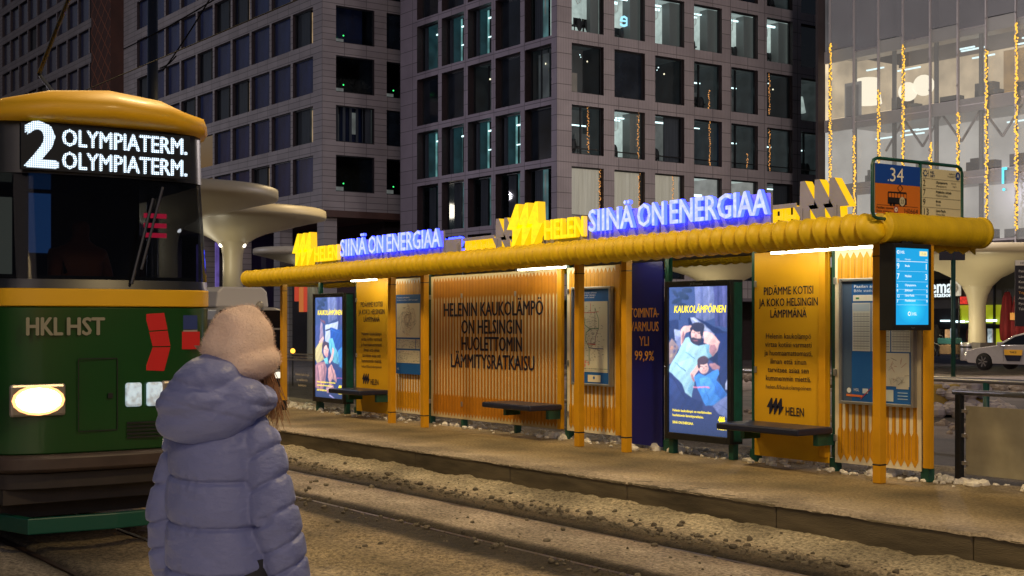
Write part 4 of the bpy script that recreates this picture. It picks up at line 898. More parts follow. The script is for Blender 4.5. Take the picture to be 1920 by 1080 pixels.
mb.rect(.30, .36, .066, .122, y, 0, (150, 70, 80)); mb.ell(.33, .094, .022, .022, y - .001, 0, (232, 226, 210), 12); mb.ell(.33, .094, .01, .01, y - .002, 0, (150, 60, 70), 8)
mb.text('H0664', .45, .065, .045, y, width=.20, col=K)
mb.build('stop_plate', M['print'], t)
mb = MB(); x0, x1 = W * .53, W - .03; mb.box(x0, x1, -.008, .008, .05, .52, col=(212, 204, 168)); DK = (44, 46, 44)
mb.ell(x0 + .05, .47, .03, .03, y, 0, (60, 80, 110), 12); mb.ell(x0 + .05, .47, .02, .02, y - .001, 0, (212, 204, 168), 12); mb.rect(x0 + .098, x0 + .102, .44, .50, y, 0, DK)
for i in range(8): a = i * math.pi / 4; mb.line(x0 + .05 + .028 * math.cos(a), .47 + .028 * math.sin(a), x0 + .05 + .04 * math.cos(a), .47 + .04 * math.sin(a), .008, y - .001, 0, (60, 80, 110))
mb.text('HSL', x0 + .125, .472, .026, y, bold=.01, col=(50, 70, 110)); mb.text('HRT', x0 + .125, .436, .026, y, bold=.01, col=(50, 70, 110))
mb.ell(x1 - .05, .47, .038, .04, y, 0, (24, 60, 130), 18); mb.text('A', x1 - .05, .45, .044, y - .001, 'CENTER', col=(230, 230, 220)); mb.text('Kalliosta', x1 - .1, .478, .018, y, 'RIGHT', col=DK); mb.text('Från Berghäll', x1 - .1, .452, .015, y, 'RIGHT', col=DK)
for i, (n, a, b) in enumerate((('2', 'Olympiaterm.', 'Olympiaterm.'), ('7', 'Meilahden sairaala', 'Mejlans sjukhus'), ('9', 'Ilmala', 'Ilmala'), ('13', 'Länsi-Pasila', 'Västra Böle'))):
    z = .345 - i * .093; mb.rect(x0 + .005, x1 - .01, z + .073, z + .0755, y, 0, DK); mb.text(n, x0 + .012, z, .062, y, width=.037 if len(n) < 2 else .07, col=K); mb.text(a, x0 + .215, z + .034, .024, y, bold=.012, col=DK, xs=.95); mb.text(b, x0 + .215, z + .0, .022, y, col=(80, 80, 76), xs=.95)
for q in ((x1 - .16, .386, 'Hakaniemi'), (x1 - .13, .357, 'Hagnäs')): mb.text(q[2], q[0], q[1], .014, y, col=DK)
mb.build('route_plate', M['print'], t)

t = thing('departure_screen', 'bright blue departure screen in a black case hanging under the roof end', 'screen', (-8.28, 10.34, 1.50), R(90))
W, H = .56, .83
mb = MB(); mb.box(0, W, .0, .16, 0, H); mb.box(0, .035, -.012, 0, 0, H); mb.box(W - .035, W, -.012, 0, 0, H); mb.box(.035, W - .035, -.012, 0, 0, .055); mb.box(.035, W - .035, -.012, 0, H - .045, H); mb.box(.2, .36, .05, .12, H, H + .09)
mb.build('case', M['dark'], t, bevel=.006)
mb = MB(); mb.rect(.035, W - .035, .055, H - .045, -.002, 0, (0, 160, 222)); WT = (235, 250, 255); x0, x1, y = .05, W - .05, -.005
for i in range(12): mb.ell(W * .5, .2, .2 - .015 * i, .14 - .011 * i, -.0022 - i * .0002, 0, (min(60, i * 5), 166 + i * 4, 226 + i * 2))
mb.rect(W - .17, W - .055, H - .115, H - .07, y, 0, (250, 236, 170)); mb.text('15:26', W - .112, H - .105, .024, y - .001, 'CENTER', col=(150, 140, 90))
mb.ell(.07, H - .085, .018, .018, y, 0, WT, 10); mb.ell(.07, H - .085, .01, .01, y - .001, 0, (0, 160, 222), 10); mb.text('HSL', .105, H - .098, .026, y, bold=.01, col=WT); mb.rect(.094, .097, H - .105, H - .065, y, 0, WT)
mb.text('Linja', x0, H - .158, .014, y, col=WT); mb.text('Määränpää', .17, H - .158, .014, y, col=WT); mb.text('Min', x1, H - .158, .014, y, 'RIGHT', col=WT); mb.rect(x0, x1, H - .174, H - .169, y, 0, WT)
z = H - .245
for n, d, m_, big_ in (('9', 'Ilmala', '1', 1), ('7', 'Meilahti', '3', 1), ('2', 'Olympiaterm.', '4', 0), ('9', 'Jätkäsaari', '5', 0), ('13', 'Länsi-Pasila', '8', 0), ('7', 'Munkkiniemi', '9', 0)):
    c = .055 if big_ else .028
    mb.text(n, x0, z, c, y, col=WT, bold=.01); mb.text(d, .17, z + c * .4, .021, y, col=WT, bold=.01); mb.text(m_, x1, z, c, y, 'RIGHT', col=WT, bold=.01); mb.rect(x0, x1, z - .022, z - .0195, y, 0, (180, 230, 250)); z -= .098 if big_ == 1 and n == '9' else (.075 if big_ else .049)
mb.ell(W * .42, .16, .022, .022, y, 0, WT, 12); mb.ell(W * .42, .16, .012, .012, y - .001, 0, (40, 190, 236), 12); mb.rect(W * .48, W * .485, .14, .18, y, 0, WT); mb.text('HSL', W * .5, .145, .028, y, bold=.01, col=WT)
mb.build('display', M['screen'], t)
mb = MB(); mb.text('Teleste', W / 2, .02, .014, -.0135, 'CENTER'); mb.build('maker_lettering', M['alu'], t)

# platform fence with a frosted pane, rail behind it
FROST = mat('frosted_pane', (.30, .27, .19), .6, var=.15, scale=5, bump=.05)
def fence(x0, x1, y, label):
    t = thing('platform_fence', label, 'fence', (x0, y, 0))
    mb = MB(); mb.tube([(-.07, 0, .89), (x1 - x0, 0, .89)], .028, 10); mb.build('handrail', M['alu'], t, True)
    for x in (0, 1.9, 3.8):
        if x > x1 - x0: break
        mb = MB(); mb.box(x - .03, x + .03, -.035, .035, -.02, .87); mb.build('post', M['dark'], t, bevel=.004)
        for z in (.18, .45, .69): q = MB(); q.box(x + .03, x + .10, -.012, .03, z, z + .035); q.build('clamp', M['alu'], t)
        mb = MB(); mb.box(x + .07, x + 1.83, .0, .012, .09, .76); mb.build('pane', FROST, t, bevel=.003)
fence(x_on(1799, 11.3), -4.2, 11.3, 'platform fence with frosted panes and black posts right of the shelter')
t = thing('kerb_railing', 'thin grey steel railing across the bus lane, in front of the white taxi', 'railing', (-19.5, 18.6, -.3))
mb = MB(); mb.tube([(-2.2, 0, .93), (10, 0, .93)], .045, 10); mb.build('rail', M['alu'], t, True)
for x in (x_on(1849, 18.6) + 19.5, x_on(1849, 18.6) + 23.0, x_on(1849, 18.6) + 16.4): mb = MB(); mb.tube([(x, 0, -.02), (x, 0, .9)], .05, 10); mb.build('post', M['green'], t, True)
# ------------------------------------------------------------------ glass fronted block on the right
GX, GY = -54.6, 62.
gb = thing('glass_building', 'glass fronted office block with warm lit floors, hung with strings of lights, at the right', 'building', (GX, GY, 0))
PNL = glow_pane('fritted_glow_pane', (.60, .56, .49), .24, .68); PNL2 = glow_pane('dull_glow_pane', (.50, .46, .48), .12, .30)  # both panes emit: haze and light from inside put into them
gx = lambda px: x_on(px, GY) - GX
EDG = [gx(p) for p in (1557, 1602, 1648, 1694, 1745, 1797, 1850, 1906, 1962, 2020)]
FL = [5.9, 9.6, 13.5, 17.6, 21.6, 25.6]
for i in range(len(EDG) - 1):
    for j in range(len(FL) - 1):
        a, b = EDG[i] + .04, EDG[i + 1] - .04; o_ = .5 if i % 2 else 0
        mb = MB(); mb.box(a, b, -.02, .02, FL[j] + .03 - (.35 if i % 2 else 0), FL[j + 1] - .03 - (.35 if i % 2 else 0)); mb.build('glass_panel', PNL2 if j >= 3 or (j == 3 and i < 3) else PNL, gb)
GREYM = mat('grey_mullion', (.40, .38, .37), .4, .3)
for e in EDG:
    mb = MB(); mb.box(e - .035, e + .035, -.12, .06, 5.5, 26)
    for z in range(12): mb.ball((e, -.14, 6 + z * 1.65), .05, 1, 6, 4)
    mb.build('mullion', [GREYM, M['alu']], gb)
RW = EDG[-1] + 4
WARMW = ROOM['warmw'] = emit('glow_wall_warm', (.60, .47, .30), 1.6, sample=False, lo=.5, scale=.5); GREYW = emit('glow_wall_grey', (.46, .45, .43), 1.5, sample=False, lo=.45, scale=.45); GREYW2 = emit('glow_wall_bright', (.50, .48, .44), 1.35, sample=False, lo=.65, scale=.4); DIMW = emit('glow_wall_dim', (.17, .16, .165), .5, sample=False, lo=.55, scale=.6)  # these walls emit to stand for the lighting inside
for j, (m_, D) in enumerate(((GREYW2, 5.5), (GREYW2, 6), (WARMW, 7), (DIMW, 3))):
    z0, z1 = FL[j], FL[j + 1]
    mb = MB(); mb.rect(-.2, RW, z0 + .35, z1 - .2, D); mb.poly([(-.2, .2, z0), (-.2, D, z0), (-.2, D, z1), (-.2, .2, z1)]); mb.build('glow_wall', m_, gb)
    mb = MB(); mb.box(-.2, RW, .15, D, z0 - .25, z0 + .02); mb.box(-.2, RW, .12, .3, z0 - .7, z0 + .0, 0); mb.build('floor_slab', GREYM, gb)
    if j in (1, 2):
        mb = MB(); r = random.Random(j)
        for k in range(9):
            x = r.uniform(0, RW - 3); y = r.uniform(1, D - 1.5); mb.box(x, x + r.uniform(1, 1.9), y, y + .1, z1 - .9, z1 - .82)
        mb.build('ceiling_lamp', LAMP, gb)
    mb = MB(); r = random.Random(j + 9)
    for k in range(10):
        x = r.uniform(.5, RW - 1.5); mb.box(x, x + r.uniform(.6, 1.6), 2.2, 2.8, z0 + .02, z0 + r.uniform(.6, 1.2), r.randint(0, 1)); 
    for k in range(5):
        x = 1.2 + k * 2.9; mb.tube([(x, 1.2, z0), (x, 1.2, z1)], .13, 8, 1)
    mb.build('interior_fittings', [SIL, PILLAR, M['white']], gb)
mb = MB()                                           # steel trusses behind the glass
for k in range(6):
    x = 3 + k * 2.6; mb.tube([(x, 1.8, 11.5), (x + 1.3, 1.8, 13.2)], .07, 6); mb.tube([(x + 1.3, 1.8, 13.2), (x + 2.6, 1.8, 11.5)], .07, 6)
mb.build('truss', GREYM, gb)
mb = MB(); mb.box(7.5, RW, 6.7, 6.8, 14.6, 17.2); mb.box(RW - 7, RW, 3.9, 4, 14.0, 17.2); mb.build('wood_wall', ROOM['orange'], gb)
mb = MB()
for px, py, r in ((1634, 170, .36), (1702, 172, .55), (1732, 160, .6)):
    x, z = x_on(px, GY + 2.0) - GX, z_on(py, x_on(px, GY + 2.0), GY + 2.0)
    if px == 1634: mb.lathe([(.85, z - .75), (.6, z + .75)], x - .3, 2., 16)
    else: mb.ball((x, 2., z), r, 0, 14, 10)
mb.build('pendant_lamp', emit('lamp_shade_glow', (.95, .86, .66), 2.0, sample=False), gb)
mb = MB(); mb.box(.6, 1.8, 1.0, 1.1, 13.6, 15.7, 0); mb.box(.75, 1.15, .95, 1.0, 13.6, 15.5, 1); mb.box(1.25, 1.65, .95, 1.0, 13.6, 15.5, 1); mb.build('inner_door', [ROOM['greyw'], DIMW], gb)
mb = MB(); mb.box(-.3, RW, .0, 14, 4.75, 5.5); mb.box(-.3, RW, -.05, .2, 5.5, 5.78, 1); mb.build('base_band', [M['white'], DARKW], gb)
mb = MB(); mb.box(-.42, -.22, -.4, 12, 3, 27); mb.build('dark_corner', DARKW, gb)
mb = MB(); mb.box(-.3, RW, 7.2, 14, 26, 26.3); mb.rect(-.3, RW, 5, 26, 8); mb.build('rear_wall', GREYM, gb)
sg = MB(); sg.box(0, .12, -.03, 0, 0, .75); sg.box(0, .3, -.03, 0, .72, .85); sg.ball((.1, 0, -.3), .08)
sg.build('neon_sign', emit('cyan_neon', (.1, .75, 1), 1.4, sample=False), gb, loc=(gx(1881), -.1, z_on(345, x_on(1881, GY), GY)))
# strings of lights hanging down the facade
def light_string(name, x, y, z1, z0, m_, n, r, label, group, spread=.085, seed=1):
    t = thing(name, label, 'light string', (x, y, z0), group=group); rr_ = random.Random(seed); mb = MB()
    for i in range(n):
        z = (z1 - z0) * (i + rr_.random()) / n; q = r * rr_.uniform(.7, 1.3)
        a = rr_.uniform(0, 6.28); d = spread * rr_.random() ** .5; mb.ball((d * math.cos(a), d * math.sin(a) - .02, z), q, 0, 5, 3)
    mb.build('bulbs', m_, t)
    mb = MB(); mb.tube([(0, 0, 0), (.01, 0, (z1 - z0) / 2), (0, 0, z1 - z0)], .012, 4); mb.build('cable', M['dark'], t)
for k, (px, ya, yb, lb_) in enumerate(((1557, 82, 362, 'on the dark corner between the two buildings'), (1602, 254, 455, 'second from the dark corner, starting lower'), (1648, 170, 400, 'just left of the stop sign'), (1694, 84, 330, 'tall one above the 34 of the stop sign'), (1745, 268, 340, 'short one above the middle of the stop sign'), (1797, 210, 400, 'above the right end of the stop sign'), (1850, 92, 432, 'long one right of the stop sign'), (1906, 42, 432, 'longest one at the right edge of the photo'))):
    x = x_on(px, GY - .25); za, zb = z_on(ya, x, GY - .25), z_on(yb, x, GY - .25)
    light_string('light_string', x, GY - .25, za, zb, BULB, int((za - zb) / .06), .05, 'yellow light string on the glass front, ' + lb_, 'light strings on the glass front', seed=k)
for k, (px, ya, yb, lb_) in enumerate(((1103, 200, 287, 'first lit column of the dark strip window'), (1125, 318, 395, 'right edge of the first curtained window'), (1197, 208, 296, 'beside the plant window of the middle block'), (1199, 325, 395, 'second curtained window of the middle block'), (1262, 330, 395, 'third curtained window of the middle block'), (1330, 168, 205, 'short one high in the fourth window'), (1331, 226, 310, 'in front of the blue lit room'), (1402, 288, 316, 'tiny one low in the fifth window'), (1443, 135, 215, 'high in the sixth window column'), (1443, 240, 320, 'lower in the sixth window column'))):
    y = y_on(px, BX - .25); za, zb = z_on(ya, BX - .25, y), z_on(yb, BX - .25, y)
    light_string('window_light_string', BX - .25, y, za, zb, BULB2, int((za - zb) / .075), .035, 'thin orange light string, ' + lb_, 'light strings in the office windows', .06, k + 30)

# ------------------------------------------------------------------ white trumpet canopies of the station
CAN = mat('canopy_white', (.46, .41, .28), .45, var=.05, scale=.4)
def trumpet(x, y, prof, label, nm='station_canopy'):
    t = thing(nm, label, 'canopy', (x, y, prof[0][1]), group='white trumpet canopies of the station')
    z0 = prof[0][1]; top = prof[-1]
    k = next(i for i, (r, z) in enumerate(prof) if r > prof[1][0] * 1.25)
    mb = MB(); mb.lathe([(r, z - z0) for r, z in prof[:k + 1]], n=28, caps=False); mb.build('column', CAN, t, True)
    mb = MB(); mb.lathe([(r, z - z0) for r, z in prof[k:]] + [(top[0] + .03, top[1] - z0 + .1), (top[0] + .02, top[1] - z0 + .36), (top[0] - .1, top[1] - z0 + .42), (.05, top[1] - z0 + .45)], n=56, caps=False); mb.build('roof_dish', CAN, t, True)
    mb = MB()
    for a in (0, 2.1, 4.2):
        mb.ball((prof[1][0] * 1.35 * math.cos(a + .4 + math.pi * 1.4), prof[1][0] * 1.35 * math.sin(a + .4 + math.pi * 1.4), prof[k + 1][1] - z0 - .35), .09, 0, 8, 6)
    mb.build('uplight', emit('uplight_glow', (1, .95, .8), 6), t)
    return t
LP_ = [(.46, -1.1), (.43, 4.2), (.45, 4.5), (.52, 4.8), (.72, 5.06), (1.04, 5.26), (1.5, 5.45), (2.5, 5.7), (3.4, 5.93), (4.1, 6.08)]
for (px, d, lb_) in ((436, 60, 'white trumpet canopy on a slim column, rising behind the grey bus'), (310, 50, 'nearest white trumpet canopy, half hidden behind the tram'), (588, 93, 'far white trumpet canopy behind the left end of the shelter roof')):
    cx = (px - 960) / F_ * d; X, Y = C_ * cx - S_ * d, S_ * cx + .5815 * d
    trumpet(X, Y, LP_, lb_)
    for a in ((1.2, -1.2), (-1.6, -1.0)):
        l = bpy.data.lights.new('canopy_uplight', 'POINT'); l.energy = 40 if d < 90 else 15; l.color = (1, .88, .62); l.shadow_soft_size = .15
        o = bpy.data.objects.new('canopy_uplight', l); o.location = (X + a[0], Y + a[1], 4.0); COL.objects.link(o)
RP_ = [(.47, -.3), (.40, 1.2), (.40, 2.3), (.5, 2.8), (.72, 3.25), (1.1, 3.62), (1.8, 3.98), (2.7, 4.25), (3.6, 4.45), (4.6, 4.62), (5.0, 4.7)]
d = 66; cx = (1832 - 960) / F_ * d; RX, RY = C_ * cx - S_ * d, S_ * cx + .5815 * d
trumpet(RX, RY, RP_, 'white trumpet column carrying the glass building, left of the red parasols')
mb = MB(); mb.box(RX - .6, RX + .6, RY - .6, RY + .6, -.3, .5); tag(mb.build('column_plinth', mat('grey_plinth', (.10, .09, .085), .7, var=.2)), 'square grey plinth at the foot of the right white column', 'plinth')
trumpet(-52.1, 50.9, RP_, 'white trumpet canopy glimpsed above the nearer poster case')
trumpet(RX + 3.0, RY + 9, [(.42, -.3), (.36, 1.2), (.36, 2.6), (.5, 3.1), (.9, 3.6), (1.6, 4.0), (2.4, 4.3)], 'bluish white trumpet column further back, beside the closed red parasols')
for a in ((-.2, -2.2, 1.2, 130), (-2.5, -2.0, 2.6, 110), (-11.6 + .8, -6 - 2.2, 2.4, 90), (2.4, -2.6, 2.4, 110)):
    l = bpy.data.lights.new('canopy_uplight', 'POINT'); l.energy = a[3]; l.color = (1, .86, .55); l.shadow_soft_size = .15
    o = bpy.data.objects.new('canopy_uplight', l); o.location = (RX + a[0], RY + a[1], a[2]); COL.objects.link(o)
# the station front under the glass block
WY = 68.
hall = thing('station_entrance', 'station entrance front with lit shop windows and lime green band under the glass block', 'shop front', (-48, WY, -.3))
hx = lambda px: x_on(px, WY) + 48
hz = lambda py, px=1800: z_on(py, x_on(px, WY), WY) + .3
LIME = emit('lime_wall_glow', (.55, .62, .02), .55, False, base=(.5, .55, .03), lo=.6, scale=.7); SHOPD = mat('shop_dark', (.02, .022, .026), .3, var=.4, scale=.6)  # lime wall band emits, its glow standing in for light on it
mb = MB(); mb.rect(-14, 14, 0, 5.2, 1.2); mb.build('wall', mat('hall_grey', (.12, .12, .12), .5, var=.3, scale=.5), hall)
mb = MB(); mb.box(hx(1785), hx(1875), .75, .9, hz(606), hz(572)); mb.box(hx(1852), hx(1878), .8, 1.0, .2, hz(606)); mb.build('lime_band', LIME, hall)
mb = MB(); mb.box(hx(1735), hx(1788), .75, .9, hz(610), hz(578)); mb.box(hx(1735), hx(1880), .70, .74, hz(616), hz(608)); mb.box(hx(1850), hx(1852.5), .6, .74, 0, hz(500)); mb.build('dark_band', SHOPD, hall)
mb = MB(); mb.rect(hx(1735), hx(1850), .1, hz(616), .95); mb.build('shop_interior', SHOPD, hall)
r = random.Random(3)
for px0, px1, y0, y1, c in ((1766, 1774, 648, 615, 'white'), (1806, 1814, 640, 612, 'white'), (1836, 1843, 645, 612, 'white'), (1756, 1764, 655, 618, 'warmstrip'), (1815, 1819, 640, 615, 'orange'), (1844, 1849, 650, 618, 'half'), (1778, 1786, 660, 640, 'teal')):
    mb = MB(); mb.box(hx(px0), hx(px1), .80, .9, hz(y0), hz(y1)); mb.build('shop_window', emit('shop_light', {'white': (.75, .9, .95), 'warmstrip': (.8, .45, .2), 'orange': (1, .4, .05), 'half': (.5, .45, .4), 'teal': (.1, .5, .45)}[c], .9, False, lo=.3, scale=3), hall)
for px0, px1, y0, y1 in ((1776, 1796, 605, 601), (1838, 1856, 603, 599), (1752, 1768, 603, 600), (1800, 1812, 604, 602)):
    mb = MB(); mb.box(hx(px0), hx(px1), .55, .68, hz(y0), hz(y1)); mb.build('ceiling_lamp', LAMP, hall)
mb = MB(); mb.text('asema', hx(1775.5), hz(548), .80, .5, 'RIGHT', bold=.012, ext=.04, width=2.35); mb.text('railway station', hx(1775), hz(556), .28, .5, 'RIGHT', bold=.008, ext=.05, width=2.7)
mb.build('sign_lettering', emit('white_sign_light', (.85, .97, 1), 1.1, False), hall)
mb = MB(); mb.box(hx(1700), hx(1778), .60, .72, hz(557), hz(522)); mb.build('sign_board', M['dark'], hall)
mb = MB(); mb.box(hx(1790), hx(1816), .5, .6, hz(570), hz(556)); mb.build('red_sign', emit('red_sign_light', (1, .05, .03), 1.0, False, lo=.3, scale=4), hall)
t = thing('square_lamp', 'square white lamp panel with a round boss beside the station sign', 'lamp', (x_on(1792, 60), 60, z_on(555, x_on(1792, 60), 60)))
mb = MB(); mb.box(-.3, .28, -.1, .1, 0, .85); mb.build('panel', emit('square_lamp_glow', (.75, .68, .52), .62, False, base=(.5, .5, .5), lo=.7), t, bevel=.05)
mb = MB(); mb.tube([(0, -.11, .42), (0, -.16, .42)], .25, 18); mb.ball((0, -.18, .42), .08); mb.build('boss', M['white'], t)
mb = MB(); mb.tube([(.2, 0, -3.2), (.2, 0, 0)], .05, 8); mb.build('pole', M['dark'], t)
# road sign on a snowy block
px, Y = 1785, 23.
X = x_on(px, Y); t = thing('road_sign', 'dark backed road sign on a thin pole in a snow covered block', 'road sign', (X, Y, -.3))
mb = MB(); zz = z_on(488, X, Y) + .3; zt = z_on(468, X, Y) + .3
ux, uy = C_, S_
hw = 24 * dep(X, Y) / F_
mb.box(-hw, hw, -.02, .02, zz, zt + .1); mb.build('sign_plate', mat('sign_back', (.03, .03, .045), .5, var=.2), t, rz=R(54.45), bevel=.006)
mb = MB(); mb.tube([(0, .04, 0), (0, .04, zt)], .045, 10); mb.build('pole', M['green'], t, True)
mb = MB(); mb.box(-.55, .55, -.4, .4, .0, .62); mb.build('block', mat('yellow_concrete', (.35, .24, .05), .7, var=.3), t, rz=R(54.45), bevel=.06)
pts = []
for i in range(150):
    a, q = rnd.uniform(0, 6.28), rnd.random() ** .5; pts.append((X + q * 1.25 * math.cos(a), Y + q * .95 * math.sin(a), -.3 + (.55 if q < .55 else .12 * (2 - q)) * rnd.uniform(.7, 1.1), rnd.uniform(.08, .22)))
lumps('snow_heap', pts, mat('blue_grey_snow', (.40, .36, .36), .8, var=.25, scale=4, bump=.3))
pts = [(rnd.uniform(-30, -5), rnd.gauss(19.8, .4), -.28, rnd.uniform(.02, .12)) for i in range(260)] + [(rnd.uniform(-40, -20), rnd.gauss(33, 1.5), -.28, rnd.uniform(.05, .22)) for i in range(260)]
lumps('snow_bank', pts, mat('brown_snow', (.30, .245, .20), .8, var=.3, scale=3))

# ------------------------------------------------------------------ white taxi
TYRE = mat('tyre_rubber', (.012, .012, .012), .8); RIM = mat('alloy_rim', (.35, .35, .36), .3, .9); CARW = mat('white_car_paint', (.55, .54, .55), .18, coat=.6, var=.05); CGL = mat('car_window', (.01, .011, .013), .05)
def wheel(parent, x, y, r, wd, out=-1):
    mb = MB()
    for k in range(1): mb.tube([(0, -wd / 2, 0), (0, -wd / 2 + .03, 0), (0, wd / 2 - .03, 0), (0, wd / 2, 0)], [r * .93, r, r, r * .93], 24)
    o = mb.build('wheel', TYRE, parent, True, loc=(x, y, r))
    mb = MB(); yo = out * (wd / 2 + .004); mb.tube([(0, yo, 0), (0, yo - out * .02, 0)], r * .66, 20, 1)
    for k in range(7):
        a = k * math.pi * 2 / 7; mb.line(0, 0, r * .62 * math.cos(a), r * .62 * math.sin(a), .05, yo + out * .006 if out < 0 else yo + .006)
    mb.build('rim', [RIM, M['dark']], o)
def car(loc, rz, label):
    t = thing('taxi', label, 'taxi', loc, rz)
    # profile of the body side (x back, z up), nose at x=0
    lower = [(0.02, .42), (.0, .55), (.06, .72), (.5, .83), (1.25, .93), (1.5, .96), (3.9, .99), (4.55, .96), (4.68, .75), (4.66, .4), (4.5, .28), (4.13, .28)]
    def arch(cx, r): return [(cx + r * math.cos(a), .30 + r * math.sin(a)) for a in [math.pi * k / 10 for k in range(11)]]
    pts = lower + arch(3.78, .36) + [(3.42, .26), (1.22, .26)] + arch(.86, .36) + [(.5, .26), (.15, .28)]
    mb = MB(); W = .92
    n = len(pts); secs = [(-W, .96), (-W + .06, 1.0), (0, 1.02), (W - .06, 1.0), (W, .96)]
    rings = [[(2.33 + (x - 2.33) * k, y, .6 + (z - .6) * (1 if k > .97 else .97)) for x, z in pts] for y, k in secs]
    mb.rings(rings); mb.build('body', CARW, t, fix=True, bevel=.02)
    ro = [(1.35, .95), (2.05, 1.33), (2.5, 1.44), (3.1, 1.45), (3.7, 1.32), (4.3, .98)]
    mb = MB(); rings = [[(x, s * (W - .04 - max(0, z - .95) * .42), z) for x, z in ro] for s in (-1, 1)]; mb.rings(rings); mb.build('roof', CARW, t, fix=True, bevel=.03)
    mb = MB(); sg_ = [(1.62, .99), (2.12, 1.28), (2.5, 1.37), (3.1, 1.37), (3.6, 1.26), (3.95, 1.0)]
    for s in (-1, 1): mb.poly([(x, s * (W - .03 - max(0, z - .95) * .42) , z) for x, z in sg_])
    mb.poly([(1.38, -.74, .985), (1.38, .74, .985), (2.02, .66, 1.335), (2.02, -.66, 1.335)]); mb.build('windows', CGL, t)
    for x in (.86, 3.78):
        for y in (-.82, .82): wheel(t, x, y, .33, .22, -1 if y < 0 else 1)
    for y in (-.66, .66): mb = MB(); mb.ball((.14, y, .66), (.14, .2, .09), 0, 12, 8); mb.build('headlight', emit('car_headlight', (.6, .85, 1), 1.5, False), t, True)
    mb = MB(); mb.box(1.55, 1.75, -1.08, -.93, .95, 1.08); mb.build('mirror', CARW, t, bevel=.03)
    mb = MB(); mb.prism([(1.78, .80), (2.55, .80), (2.52, .60), (1.80, .60)][::-1], -.945, -.935); mb.build('door_sign', emit('taxi_decal_glow', (.55, .25, .02), .35, False, base=(.6, .3, .02)), t)  # door decal emits faintly, brightness put into its colour
    mb = MB(); mb.prism([(1.80, .598), (2.52, .598), (2.44, .38), (1.9, .38)][::-1], -.945, -.935, 0); mb.text('TAKSI', 2.165, .67, .075, -.948, 'CENTER', bold=.02); mb.build('door_lettering', M['ink'], t)
    mb = MB(); mb.line(1.75, .93, 1.75, .35, .012, -.942); mb.line(2.75, .95, 2.75, .35, .012, -.942); mb.build('door_seam', M['dark'], t)
    return t
TX = x_on(1834, 45.)
car((TX, 45., -.3), 0, 'white taxi with a yellow and black door sign, its front half in the picture')
# cargo bicycle, bin, parasols, totem, people
t = thing('cargo_bicycle', 'dark cargo bicycle with a teal box parked under the station canopy', 'bicycle', (x_on(1765, 56), 56, -.3))
for x in (-.95, .95):
    mb = MB(); path = [(x + .36 * math.cos(a), 0, .37 + .36 * math.sin(a)) for a in [k * math.pi / 8 for k in range(17)]]; mb.tube(path, .035, 6, 0, False)
    for k in range(6): a = k * math.pi / 6; mb.tube([(x - .34 * math.cos(a), 0, .37 - .34 * math.sin(a)), (x + .34 * math.cos(a), 0, .37 + .34 * math.sin(a))], .006, 4)
    mb.build('wheel', TYRE, t)
mb = MB()
for a, b in (((-.95, .37), (-.6, .85)), ((-.6, .85), (.2, .5)), ((.2, .5), (.95, .37)), ((-.95, .37), (-.3, .35)), ((-.3, .35), (.2, .5)), ((-.6, .85), (-.62, 1.0)), ((-.3, .35), (-.55, .8)), ((.2, .5), (.05, 1.1)), ((.05, 1.1), (-.1, 1.15))): mb.tube([(a[0], 0, a[1]), (b[0], 0, b[1])], .03, 6)
mb.build('bicycle_frame', M['dark'], t); mb = MB(); mb.ball((-.63, 0, 1.03), (.16, .09, .05)); mb.build('saddle', M['dark'], t)
mb = MB(); mb.box(.0, .95, -.32, .32, .72, 1.02); mb.build('cargo_box', mat('teal_box', (.01, .07, .07), .5), t, bevel=.03); mb = MB(); mb.box(.1, .95, -.3, .3, .22, .70); mb.build('crate', mat('wood_crate', (.14, .09, .045), .6, var=.2), t, bevel=.03)
t = thing('litter_bin', 'small silver litter bin beside the right white column', 'bin', (x_on(1811, 54), 54, -.3)); mb = MB(); mb.lathe([(.24, 0), (.26, .05), (.26, .75), (.2, .85)], n=20); mb.build('drum', M['alu'], t, True); mb = MB(); mb.lathe([(.27, .6), (.27, .68)], n=20); mb.build('rim', M['dark'], t)
RED = mat('red_canvas', (.16, .006, .01), .8, var=.3, scale=3, stretch=(4, 4, .4))
for px, lb_ in ((1889, 'closed dark red parasol on the right, next to the bluish column'), (1910, 'closed dark red parasol with a yellow tag at the picture edge')):
    X = x_on(px, 58); t = thing('parasol', lb_, 'parasol', (X, 58, -.3), group='closed red parasols')
    mb = MB(); mb.rings([[(r * (1 + .12 * math.cos(5 * a)) * math.cos(a), r * (1 + .12 * math.cos(5 * a)) * math.sin(a), z) for a in [k * math.pi / 15 for k in range(30)]] for r, z in ((.12, .75), (.30, .95), (.34, 1.4), (.29, 2.3), (.2, 3.0), (.12, 3.25), (.03, 3.3))]); mb.build('canopy', RED, t, True)
    mb = MB(); mb.tube([(0, 0, 0), (0, 0, 3.4)], .03, 8); mb.lathe([(.35, 0), (.35, .1)], n=16); mb.build('pole', M['dark'], t)
    if px == 1910: mb = MB(); mb.box(-.22, .16, -.39, -.36, 1.9, 2.25); mb.build('tag', M['gold'], t)
X = x_on(1922, 30); t = thing('information_totem', 'dark information totem with white lines of text at the right picture edge', 'sign', (X, 30, -.3), R(40))
z0, z1 = z_on(612, X, 30) + .3, z_on(488, X, 30) + .3
mb = MB(); mb.box(-.24, .9, -.06, .06, z0, z1); mb.build('panel', mat('totem_dark', (.015, .013, .02), .4), t, bevel=.01); mb = MB(); mb.box(.3, .4, -.03, .03, -.0, z0); mb.build('post', M['dark'], t)
mb = MB(); mb.box(-.24, .9, -.062, -.061, z1 - .13, z1); mb.build('header', M['white'], t); mb = MB()
